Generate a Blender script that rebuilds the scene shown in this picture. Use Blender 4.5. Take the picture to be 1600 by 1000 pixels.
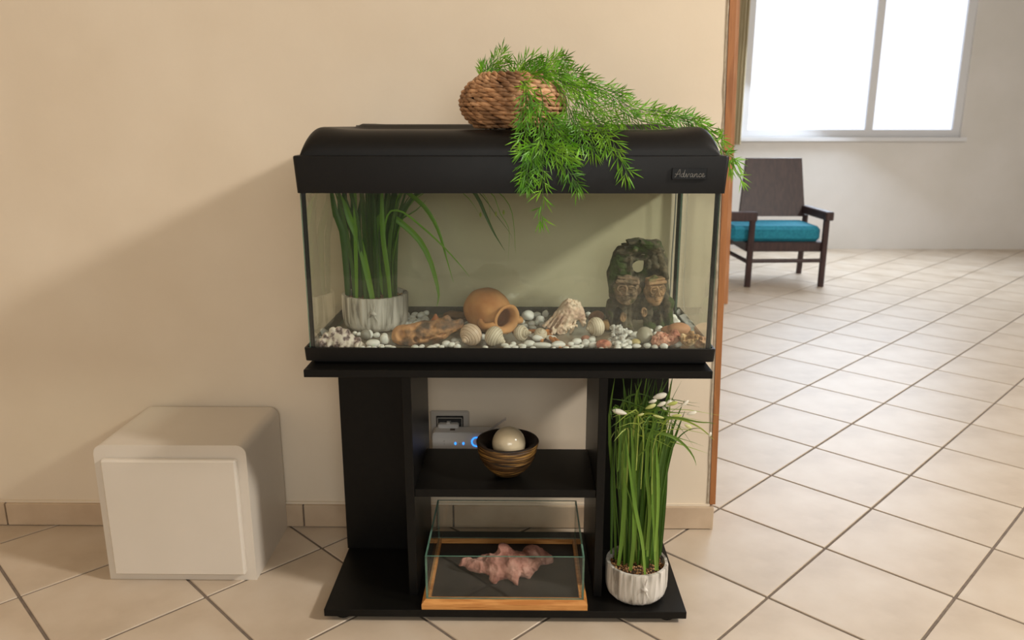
import bpy, math, random
import numpy as np
from mathutils import Vector, Matrix, Euler
random.seed(7)
R = math.radians
scn = bpy.context.scene
COL = scn.collection
for o in list(bpy.data.objects):
    bpy.data.objects.remove(o)

# ------------------------------------------------------------------ camera
F_PX, PITCH, YAW = 1222.0, R(14.02), R(0.68)
CAM = Vector((.018, 0, 1.02))
cd = bpy.data.cameras.new('camera'); cam = bpy.data.objects.new('camera', cd); COL.objects.link(cam)
cd.sensor_width = 36; cd.lens = 36*F_PX/1600; cd.clip_start = .05
cam.location = CAM; cam.rotation_euler = (R(90)-PITCH, 0, YAW)
cd.dof.use_dof = True; cd.dof.focus_distance = 1.6; cd.dof.aperture_fstop = 5.0
scn.camera = cam
# ------------------------------------------------------------------ world, lights, exposure
def s2l(c):
    return tuple((v/255/12.92 if v/255 <= .04045 else ((v/255+.055)/1.055)**2.4) for v in c)
w = bpy.data.worlds.new('world'); scn.world = w; w.use_nodes = True
bg = w.node_tree.nodes['Background']; bg.inputs[0].default_value = (1, .95, .89, 1); bg.inputs[1].default_value = .18
def area(name, loc, target, size, power, color, shape='DISK', sy=None):
    d = bpy.data.lights.new(name, 'AREA'); d.shape = shape; d.size = size
    if sy: d.size_y = sy
    d.energy = power; d.color = color
    o = bpy.data.objects.new(name, d); COL.objects.link(o); o.location = loc
    o.rotation_euler = (Vector(target)-Vector(loc)).to_track_quat('-Z', 'Y').to_euler()
    return o
area('ceiling_lamp_light', (2.95, .25, 2.6), (.1, 1.6, .8), .38, 116, (1, .95, .87))
area('front_fill_light', (.7, -3.4, 1.95), (.2, 1.7, .7), 2.6, 56, (1, .99, .93), 'RECTANGLE', 1.3)  # unseen fill behind the camera, added to brighten the tank
area('dining_window_light', (2.6, 6.1, 1.7), (1.6, 3.5, 0), 1.6, 62, (.74, .86, 1.0), 'RECTANGLE', 1.4)
scn.view_settings.view_transform = 'Standard'; scn.view_settings.look = 'None'
scn.view_settings.exposure = 0.07; scn.view_settings.gamma = 1; scn.view_settings.use_curve_mapping = False
scn.cycles.transparent_max_bounces = 24
scn.cycles.max_bounces = 10

# ------------------------------------------------------------------ pixel -> point helpers (real depth always given)
cp, sp, cy, sy_ = math.cos(PITCH), math.sin(PITCH), math.cos(YAW), math.sin(YAW)
FW = Vector((-sy_*cp, cy*cp, -sp)); RT = Vector((cy, sy_, 0)); UP = RT.cross(FW)
def ray(x, y): return FW*F_PX + RT*(x-800) - UP*(y-500)
def aY(x, y, Y):
    d = ray(x, y); return CAM + d*(Y/d.y)
def aZ(x, y, Z):
    d = ray(x, y); return CAM + d*((Z-CAM.z)/d.z)
def proj_x(X, Y, z):
    d = Vector((X, Y, z))-CAM; return 800+F_PX*d.dot(RT)/d.dot(FW)
def ppm(Y, z):                      # metres per pixel at a point
    return ((Vector((0, Y, z))-CAM).dot(FW))/F_PX

# ------------------------------------------------------------------ materials
def mat(name, cols, rough=.5, scale=20, detail=4, bump=0, bscale=None, metal=0, stretch=(1,1,1), coord='Object',
        emit=None, estr=0, spec=.5, coat=0, rnd=0, sss=0, trans=0, ramp=(.35, .65), dist=0):
    m = bpy.data.materials.new(name); m.use_nodes = True
    nt = m.node_tree; N = nt.nodes; L = nt.links; b = N['Principled BSDF']
    b.inputs['Roughness'].default_value = rough; b.inputs['Metallic'].default_value = metal
    b.inputs['Specular IOR Level'].default_value = spec; b.inputs['Coat Weight'].default_value = coat
    if sss:
        b.inputs['Subsurface Weight'].default_value = sss; b.inputs['Subsurface Radius'].default_value = (.01, .006, .003)
    cols = [s2l(c)+(1,) for c in (cols if isinstance(cols, list) else [cols])]
    tc = N.new('ShaderNodeTexCoord'); mp = N.new('ShaderNodeMapping'); mp.inputs['Scale'].default_value = stretch
    L.new(tc.outputs[coord], mp.inputs[0])
    src = None
    if len(cols) > 1:
        nz = N.new('ShaderNodeTexNoise'); nz.inputs['Scale'].default_value = scale; nz.inputs['Detail'].default_value = detail
        nz.inputs['Distortion'].default_value = dist
        L.new(mp.outputs[0], nz.inputs['Vector'])
        rp = N.new('ShaderNodeValToRGB'); e = rp.color_ramp.elements
        a, z = ramp
        e[0].position = a; e[0].color = cols[0]; e[1].position = z; e[1].color = cols[-1]
        for i, c in enumerate(cols[1:-1], 1):
            k = e.new(a+(z-a)*i/(len(cols)-1)); k.color = c
        L.new(nz.outputs[0], rp.inputs[0]); src = rp.outputs[0]
    else:
        b.inputs['Base Color'].default_value = cols[0]
    if rnd:
        oi = N.new('ShaderNodeObjectInfo'); mr = N.new('ShaderNodeMapRange')
        mr.inputs[3].default_value = 1-rnd; mr.inputs[4].default_value = 1+rnd
        L.new(oi.outputs['Random'], mr.inputs[0])
        hs = N.new('ShaderNodeHueSaturation'); L.new(mr.outputs[0], hs.inputs['Value'])
        if src: L.new(src, hs.inputs['Color'])
        else: hs.inputs['Color'].default_value = cols[0]
        src = hs.outputs[0]
    if src: L.new(src, b.inputs['Base Color'])
    if bump:
        n2 = N.new('ShaderNodeTexNoise'); n2.inputs['Scale'].default_value = bscale or scale; n2.inputs['Detail'].default_value = 5
        L.new(mp.outputs[0], n2.inputs['Vector'])
        bp = N.new('ShaderNodeBump'); bp.inputs['Strength'].default_value = min(bump, 1); bp.inputs['Distance'].default_value = .002*max(bump, 1)
        L.new(n2.outputs[0], bp.inputs['Height']); L.new(bp.outputs[0], b.inputs['Normal'])
    if emit:
        b.inputs['Emission Color'].default_value = s2l(emit)+(1,); b.inputs['Emission Strength'].default_value = estr
    if trans:                       # thin leaves let light through
        t = N.new('ShaderNodeBsdfTranslucent'); mx = N.new('ShaderNodeMixShader'); mx.inputs[0].default_value = trans
        if src: L.new(src, t.inputs[0])
        else: t.inputs[0].default_value = cols[0]
        out = N['Material Output']; L.new(b.outputs[0], mx.inputs[1]); L.new(t.outputs[0], mx.inputs[2]); L.new(mx.outputs[0], out.inputs[0])
    return m
def glass(name, tint, refl=1.6, haze=0):
    m = bpy.data.materials.new(name); m.use_nodes = True
    nt = m.node_tree; N = nt.nodes; L = nt.links; N.remove(N['Principled BSDF'])
    t = N.new('ShaderNodeBsdfTransparent'); t.inputs[0].default_value = s2l(tint)+(1,)
    g = N.new('ShaderNodeBsdfGlossy'); g.inputs['Roughness'].default_value = .01
    fr = N.new('ShaderNodeFresnel'); fr.inputs[0].default_value = 1.5
    ge = N.new('ShaderNodeNewGeometry'); inv = N.new('ShaderNodeMath'); inv.operation = 'SUBTRACT'; inv.inputs[0].default_value = 1
    L.new(ge.outputs['Backfacing'], inv.inputs[1])
    a = N.new('ShaderNodeMath'); a.operation = 'MULTIPLY'; L.new(fr.outputs[0], a.inputs[0]); L.new(inv.outputs[0], a.inputs[1])
    c = N.new('ShaderNodeMath'); c.operation = 'MULTIPLY'; L.new(a.outputs[0], c.inputs[0]); c.inputs[1].default_value = refl; c.use_clamp = True
    mx = N.new('ShaderNodeMixShader'); L.new(c.outputs[0], mx.inputs[0]); L.new(t.outputs[0], mx.inputs[1]); L.new(g.outputs[0], mx.inputs[2])
    last = mx
    if haze:                        # pale haze mixed into the panes, standing in for room reflections
        df = N.new('ShaderNodeBsdfDiffuse'); df.inputs[0].default_value = s2l((196,206,188))+(1,)
        tl = N.new('ShaderNodeBsdfTranslucent'); tl.inputs[0].default_value = s2l((196,206,188))+(1,)
        ad = N.new('ShaderNodeMixShader'); ad.inputs[0].default_value = .5; L.new(df.outputs[0], ad.inputs[1]); L.new(tl.outputs[0], ad.inputs[2])
        nz = N.new('ShaderNodeTexNoise'); nz.inputs['Scale'].default_value = 5; nz.inputs['Detail'].default_value = 5
        tc = N.new('ShaderNodeTexCoord'); L.new(tc.outputs['Object'], nz.inputs[0])
        mr = N.new('ShaderNodeMapRange'); mr.inputs[1].default_value = .3; mr.inputs[2].default_value = .75; mr.inputs[3].default_value = haze*.6; mr.inputs[4].default_value = haze*1.5
        L.new(nz.outputs[0], mr.inputs[0]); m2 = N.new('ShaderNodeMixShader'); L.new(mr.outputs[0], m2.inputs[0]); L.new(mx.outputs[0], m2.inputs[1]); L.new(ad.outputs[0], m2.inputs[2]); last = m2
    L.new(last.outputs[0], N['Material Output'].inputs[0])
    return m
M = {}
M['wall'] = mat('plaster_wall', [(222,206,184), (228,213,192)], .9, 3, bump=.14, bscale=45, spec=.2)
M['white_wall'] = mat('white_plaster', [(222,218,212), (230,226,222)], .9, 2, spec=.2)
M['ceiling'] = mat('ceiling_paint', (232,226,214), .95, spec=.1)
M['tile'] = mat('floor_tile', [(190,172,151), (201,184,164), (207,192,174)], .42, 5, 6, bump=.12, bscale=25, rnd=.035, spec=.4)
M['grout'] = mat('tile_grout', [(112,100,90), (128,114,102)], .95, 40)
M['base_tile'] = mat('baseboard_tile', [(184,160,134), (202,180,154)], .5, 9, rnd=.03, bump=.1)
M['trimwood'] = mat('orange_wood', [(140,86,44), (164,106,58), (152,96,50)], .55, 14, 5, stretch=(6,6,.5), bump=.1)
M['trimpale'] = mat('pale_orange_wood', [(176,116,72), (196,140,96)], .55, 14, 4, stretch=(6,6,.5))
M['black'] = mat('black_laminate', [(13,12,11), (16,15,13)], .40, 90, spec=.2, bump=.04, bscale=400)
M['blackplastic'] = mat('black_plastic', [(13,12,11), (16,14,13)], .45, 120, spec=.28, bump=.05, bscale=500)
M['silicone'] = mat('black_silicone', (10,10,10), .35)
M['glass'] = glass('tank_glass', (252,254,251), 1.6, .026)
M['clear'] = glass('terrarium_glass', (252,253,252), 1.2, .012)
M['gedge'] = mat('green_glass_edge', [(84,118,102), (110,142,124)], .25, 30, spec=.4)
M['tankfloor'] = mat('tank_floor', [(120,110,94), (140,130,114)], .18, 12)
M['bamboo'] = mat('bamboo_wood', [(176,112,52), (206,146,82), (190,126,62)], .45, 10, 5, stretch=(1,8,14), bump=.08)
M['liner'] = mat('dark_liner', [(40,37,33), (52,48,43)], .6, 25)
M['pinkrock'] = mat('pink_quartz', [(132,84,70), (172,120,104), (196,150,134)], .75, 32, 6, bump=.8, bscale=90)
M['bowl_in'] = mat('dark_bowl', [(30,21,15), (44,32,23)], .5, 30)
M['bowl_out'] = mat('fibre_bowl', [(30,20,11), (82,56,27), (168,128,66)], .45, 16, 6, stretch=(1,1,16), bump=1.2, bscale=18, dist=.5, ramp=(.36,.68))
M['ball'] = mat('cream_ceramic', [(222,202,166), (230,212,178)], .16, 6, coat=.3)
M['whiteplastic'] = mat('white_plastic', (206,202,198), .4)
M['greyplastic'] = mat('grey_plastic', (176,168,158), .45)
M['darkhole'] = mat('socket_black', (24,22,20), .5)
M['led'] = mat('blue_led', (30,120,240), .4, emit=(40,130,255), estr=2.2)
M['led_icon'] = mat('grey_print', (95,92,90), .6)
M['clearrod'] = glass('clear_plastic', (240,240,245), 3)
M['cabinet'] = mat('white_lacquer', [(214,204,190), (220,210,197)], .35, 3)
M['pot'] = mat('bark_cement', [(128,121,112), (188,182,172), (216,210,202)], .75, 24, 5, stretch=(3,3,.3), bump=1.5, bscale=24, ramp=(.34,.58), dist=.5)
M['gravel'] = mat('gravel', [(70,44,24), (150,102,58), (196,156,106)], .6, 160, 1)
M['soil'] = mat('soil', [(44,28,16), (66,44,26)], .9, 60)
M['leafA'] = mat('leaf_dark', [(44,84,12), (70,116,22)], .42, 9, stretch=(1,1,.3), trans=.25, rnd=.18)
M['leafB'] = mat('leaf_bright', [(92,150,24), (124,178,44)], .42, 9, stretch=(1,1,.3), trans=.3, rnd=.1)
M['leafC'] = mat('leaf_yellow', [(150,176,62), (190,204,110)], .45, 20, trans=.35)
M['grassA'] = mat('grass_dark', [(58,92,24), (86,122,42)], .45, 8, stretch=(1,1,.3), trans=.2, rnd=.16)
M['grassB'] = mat('grass_light', [(96,134,42), (134,166,70)], .45, 8, stretch=(1,1,.3), trans=.3, rnd=.12)
M['petal'] = mat('white_petal', [(232,228,212), (244,240,228)], .5, 30, trans=.3)
M['sepal'] = mat('yellow_green_petal', [(196,204,110), (226,226,170)], .5, 30, trans=.3)
M['frond'] = mat('fern_green', [(66,122,10), (98,162,22), (136,190,48)], .42, 24, 2, trans=.25, rnd=.12)
M['frondstem'] = mat('fern_stem', (74,112,34), .5)
M['wicker'] = mat('wicker', [(112,78,50), (168,124,86), (204,160,120)], .65, 26, 4, stretch=(1,1,1), rnd=.34, bump=.5, bscale=140)
M['wickerin'] = mat('wicker_dark', [(46,30,18), (66,44,28)], .85, 30)
M['letter'] = mat('silver_lettering', (128,126,122), .4, metal=.4)
M['badge'] = mat('badge_black', (6,6,6), .25)
M['pebble'] = mat('white_pebble', [(236,234,228), (248,247,243)], .5, 30, rnd=.05, bump=.1, bscale=90, sss=.05)
M['terracotta'] = mat('terracotta', [(178,116,66), (206,148,92), (214,160,106)], .8, 12, 6, bump=.4, bscale=80)
M['drift'] = mat('driftwood', [(88,74,64), (150,112,84), (206,154,106), (196,146,108)], .7, 30, 6, bump=1.0, bscale=70, ramp=(.34,.60))
M['bark'] = mat('brown_bark', [(72,46,28), (124,86,54)], .85, 30, 5, stretch=(.5,1,3), bump=1)
M['orange_stone'] = mat('orange_stone', [(176,102,62), (196,122,78)], .6, 16)
M['tan_stone'] = mat('tan_stone', [(178,122,86), (204,154,116)], .6, 22, bump=.3)
M['brown_rock'] = mat('brown_rock', [(118,84,68), (168,122,98), (186,150,124)], .6, 34, 5, bump=.6)
M['ochre'] = mat('ochre_rock', [(150,112,66), (186,148,96)], .7, 40, 5, bump=.6)
M['pumice'] = mat('pink_pumice', [(150,86,68), (200,136,112), (222,170,146)], .85, 90, 4, bump=1.2, bscale=160)
M['tancoral'] = mat('tan_coral', [(150,106,66), (206,168,122), (226,198,160)], .8, 60, 4, bump=.8, bscale=140)
M['palecoral'] = mat('pale_coral', [(196,150,118), (228,196,160)], .8, 50, 4, bump=.8, bscale=140)
M['whitecoral'] = mat('white_coral', [(130,122,116), (214,210,204), (238,236,232)], .8, 60, 3, bump=.6, bscale=130, ramp=(.3,.55))
M['redrock'] = mat('salmon_rock', [(170,92,74), (214,138,112), (190,170,150)], .75, 60, 4, bump=.6)
M['murex'] = mat('mottled_shell', [(84,66,66), (150,128,126), (214,198,190), (232,220,208)], .55, 75, 3, bump=.6, ramp=(.40,.58))
M['conch'] = mat('conch_shell', [(164,122,112), (226,196,172), (240,220,198), (226,182,140)], .6, 34, 4, bump=.8, bscale=90, ramp=(.3,.7))
M['spotted'] = mat('spotted_shell', [(40,38,34), (62,58,50), (206,200,188)], .5, 70, 1, ramp=(.45,.52))
M['clam'] = mat('grey_clam', [(150,142,124), (186,180,164)], .45, 14, stretch=(1,1,4))
M['yellow'] = mat('yellow_pebble', (196,178,124), .4)
M['starfish'] = mat('orange_starfish', [(186,112,52), (214,142,78)], .55, 60, bump=.5, bscale=200)
def shellmat(name, c1, c2, scale):
    m = bpy.data.materials.new(name); m.use_nodes = True; nt = m.node_tree; N = nt.nodes; L = nt.links; b = N['Principled BSDF']
    uv = N.new('ShaderNodeUVMap'); wv = N.new('ShaderNodeTexWave'); wv.bands_direction = 'Y'; wv.inputs['Scale'].default_value = scale
    wv.inputs['Distortion'].default_value = .6; wv.inputs['Detail'].default_value = 2
    L.new(uv.outputs[0], wv.inputs[0]); rp = N.new('ShaderNodeValToRGB')
    rp.color_ramp.elements[0].color = s2l(c1)+(1,); rp.color_ramp.elements[1].color = s2l(c2)+(1,)
    rp.color_ramp.elements[0].position = .02; rp.color_ramp.elements[1].position = .22
    L.new(wv.outputs[0], rp.inputs[0]); L.new(rp.outputs[0], b.inputs['Base Color']); b.inputs['Roughness'].default_value = .45
    return m
M['snail'] = shellmat('ringed_snail_shell', (184,160,130), (230,217,195), 1.3)
M['snail2'] = shellmat('ringed_pink_snail_shell', (172,138,110), (226,200,176), 1.1)
M['wood_dark'] = mat('dark_chair_wood', [(52,34,34), (70,48,46)], .45, 20, stretch=(3,3,.5))
M['teal'] = mat('teal_fabric', [(24,120,146), (40,142,166)], .85, 60, bump=.2)
M['taupe'] = mat('taupe_curtain', [(196,182,148), (212,198,166)], .9, 30, stretch=(4,4,.2))
M['sky_pane'] = mat('daylit_pane', (235,240,250), .3, emit=(225,236,255), estr=.86)
M['pvc'] = mat('white_frame', (226,226,228), .4)
def ruinmat(name, cs, moss, amt):
    m = mat(name, cs, .9, 55, 6, bump=1.2, bscale=120, ramp=(.3,.7)); nt = m.node_tree; N = nt.nodes; L = nt.links; b = N['Principled BSDF']
    src = b.inputs['Base Color'].links[0].from_socket
    nz = N.new('ShaderNodeTexNoise'); nz.inputs['Scale'].default_value = 26; nz.inputs['Detail'].default_value = 4
    tc = N.new('ShaderNodeTexCoord'); L.new(tc.outputs['Object'], nz.inputs[0])
    mr = N.new('ShaderNodeMapRange'); mr.inputs[1].default_value = .62-amt*.2; mr.inputs[2].default_value = .70-amt*.2; L.new(nz.outputs[0], mr.inputs[0])
    mx = N.new('ShaderNodeMix'); mx.data_type = 'RGBA'; L.new(mr.outputs[0], mx.inputs[0]); L.new(src, mx.inputs[6]); mx.inputs[7].default_value = s2l(moss)+(1,)
    L.new(mx.outputs[2], b.inputs['Base Color'])
    return m
M['ruin'] = ruinmat('mossy_stone', [(44,42,34), (86,78,62), (122,110,90)], (58,74,30), .5)
M['ruinface'] = ruinmat('carved_stone', [(74,66,54), (128,108,86), (156,128,104)], (84,88,50), .12)
M['ruintan'] = ruinmat('carved_tan_stone', [(88,70,50), (158,126,94), (190,150,112)], (92,98,56), .12)

# ------------------------------------------------------------------ mesh helpers
class MB:
    def __init__(s): s.v = []; s.f = []; s.m = []
    def add(s, vs, fs, m=0):
        n = len(s.v); s.v += [tuple(v) for v in vs]; s.f += [tuple(i+n for i in f) for f in fs]; s.m += [m]*len(fs)
    def box(s, x0, x1, y0, y1, z0, z1, b=0, m=0):
        if b <= 0:
            vs = [(x, y, z) for z in (z0, z1) for y in (y0, y1) for x in (x0, x1)]
            s.add(vs, [(0,2,3,1), (4,5,7,6), (0,1,5,4), (2,6,7,3), (0,4,6,2), (1,3,7,5)], m); return s
        vs = []; idx = {}
        for i, x in enumerate((x0, x1)):
            for j, y in enumerate((y0, y1)):
                for k, z in enumerate((z0, z1)):
                    sx, sy, sz = (1, -1)[i], (1, -1)[j], (1, -1)[k]
                    idx[i,j,k,0] = len(vs); vs.append((x, y+sy*b, z+sz*b))
                    idx[i,j,k,1] = len(vs); vs.append((x+sx*b, y, z+sz*b))
                    idx[i,j,k,2] = len(vs); vs.append((x+sx*b, y+sy*b, z))
        fs = []
        I = lambda i, j, k, a: idx[i, j, k, a]
        for i in (0, 1):
            q = [I(i,0,0,0), I(i,1,0,0), I(i,1,1,0), I(i,0,1,0)]; fs.append(q if i else q[::-1])
            q = [I(0,i,0,1), I(0,i,1,1), I(1,i,1,1), I(1,i,0,1)]; fs.append(q if i else q[::-1])
            q = [I(0,0,i,2), I(1,0,i,2), I(1,1,i,2), I(0,1,i,2)]; fs.append(q if i else q[::-1])
        for i in (0, 1):
            for j in (0, 1):
                q = [I(i,j,0,0), I(i,j,0,1), I(i,j,1,1), I(i,j,1,0)]; fs.append(q if (i+j) % 2 else q[::-1])
                q = [I(i,0,j,0), I(i,0,j,2), I(i,1,j,2), I(i,1,j,0)]; fs.append(q if (i+j) % 2 == 0 else q[::-1])
                q = [I(0,i,j,1), I(0,i,j,2), I(1,i,j,2), I(1,i,j,1)]; fs.append(q if (i+j) % 2 else q[::-1])
                for k in (0, 1):
                    q = [I(i,j,k,0), I(i,j,k,1), I(i,j,k,2)]; fs.append(q if (i+j+k) % 2 else q[::-1])
        s.add(vs, fs, m); return s
    def tube(s, pts, r, n=8, m=0, cap=True):
        pts = [Vector(p) for p in pts]; rs = r if isinstance(r, (list, tuple)) else [r]*len(pts)
        u = None; rings = []
        for i, p in enumerate(pts):
            t = (pts[min(i+1, len(pts)-1)]-pts[max(i-1, 0)]).normalized()
            if u is None: u = t.orthogonal().normalized()
            u = (u-t*u.dot(t)).normalized(); v = t.cross(u)
            rings.append([p+(u*math.cos(2*math.pi*k/n)+v*math.sin(2*math.pi*k/n))*rs[i] for k in range(n)])
        fs = []
        for i in range(len(pts)-1):
            for k in range(n):
                k2 = (k+1) % n; fs.append((i*n+k, i*n+k2, (i+1)*n+k2, (i+1)*n+k))
        if cap:
            fs.append(tuple(range(n))[::-1]); fs.append(tuple((len(pts)-1)*n+k for k in range(n)))
        s.add([p for q in rings for p in q], fs, m); return s
    def lathe(s, prof, c=(0,0,0), n=40, m=0, mtx=None, warp=None, cap=True):
        vs = []
        for (r, z) in prof:
            for k in range(n):
                a = 2*math.pi*k/n; rr = r*(warp(a, z) if warp else 1)
                p = Vector((rr*math.cos(a), rr*math.sin(a), z))
                vs.append((mtx @ p if mtx else p)+Vector(c))
        fs = []
        for i in range(len(prof)-1):
            for k in range(n):
                k2 = (k+1) % n; fs.append((i*n+k, i*n+k2, (i+1)*n+k2, (i+1)*n+k))
        if cap and prof[0][0] > 1.01e-4: fs.append(tuple(range(n))[::-1])
        if cap and prof[-1][0] > 1.01e-4: fs.append(tuple((len(prof)-1)*n+k for k in range(n)))
        s.add(vs, fs, m); return s
OFF = {}
def empty(name, loc):
    o = bpy.data.objects.new(name, None); o.empty_display_size = .03; COL.objects.link(o); o.location = loc; OFF[o.name] = Vector(loc); return o
def build(mb, name, mats, parent=None, loc=None, smooth=False, angle=35, kind=None, uv=None):
    me = bpy.data.meshes.new(name)
    if parent is not None: off = OFF[parent.name]
    else: off = Vector(loc) if loc is not None else Vector((0, 0, 0))
    me.from_pydata([(x-off.x, y-off.y, z-off.z) for x, y, z in mb.v], [], mb.f)
    ms = mats if isinstance(mats, list) else [mats]
    for m in ms: me.materials.append(m)
    if len(ms) > 1: me.polygons.foreach_set('material_index', mb.m)
    if uv:
        l = me.uv_layers.new(name='UVMap')
        for lp in me.loops: l.data[lp.index].uv = uv[lp.vertex_index]
    if smooth:
        me.polygons.foreach_set('use_smooth', [True]*len(me.polygons))
        if angle: me.set_sharp_from_angle(angle=R(angle))
    me.update()
    o = bpy.data.objects.new(name, me); COL.objects.link(o)
    OFF[o.name] = off
    if parent is not None: o.parent = parent
    else: o.location = off
    if kind: o['kind'] = kind
    return o
def tag(o, label, cat, group=None):
    o['label'] = label; o['category'] = cat
    if group: o['group'] = group
    return o
def box(name, m, parent, x0, x1, y0, y1, z0, z1, b=.0008, **k):
    return build(MB().box(x0, x1, y0, y1, z0, z1, b), name, m, parent, **k)
def crom(pts, n=10):
    pts = [Vector(p) for p in pts]
    if len(pts) == 2: return [pts[0].lerp(pts[1], i/n) for i in range(n+1)]
    P = [pts[0]*2-pts[1]]+pts+[pts[-1]*2-pts[-2]]; out = []; segs = len(pts)-1
    for i in range(n+1):
        t = i/n*segs; k = min(int(t), segs-1); t -= k; a, b, c, d = P[k:k+4]
        out.append(.5*((2*b)+(c-a)*t+(2*a-5*b+4*c-d)*t*t+(3*b-a-3*c+d)*t**3))
    return out
def ribbon(mb, pts, width, n=9, nrm=None, crease=.25, base=.7, m=0, tip=.05):
    P = crom(pts, n); nrm = Vector(nrm or (random.uniform(-.7, .7), -1, random.uniform(-.2, .3))).normalized()
    vs = []
    for i, p in enumerate(P):
        t = i/n; T = (P[min(i+1, n)]-P[max(i-1, 0)]).normalized()
        W = T.cross(nrm)
        if W.length < .15: W = T.cross(Vector((.3, -.5, .8)))
        W.normalize(); Nn = W.cross(T).normalized()
        ww = width*.5*(base+(1-base)*math.sin(min(t*2.2, 1)*math.pi/2))*(1 if t < .55 else max(tip, 1-((t-.55)/.45)**1.6))
        vs += [p-W*ww+Nn*0, p-Nn*ww*crease*2, p+W*ww]
    fs = []
    for i in range(n):
        for k in (0, 1): fs.append((i*3+k, i*3+k+1, i*3+k+4, i*3+k+3))
    mb.add(vs, fs, m); return mb
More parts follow.
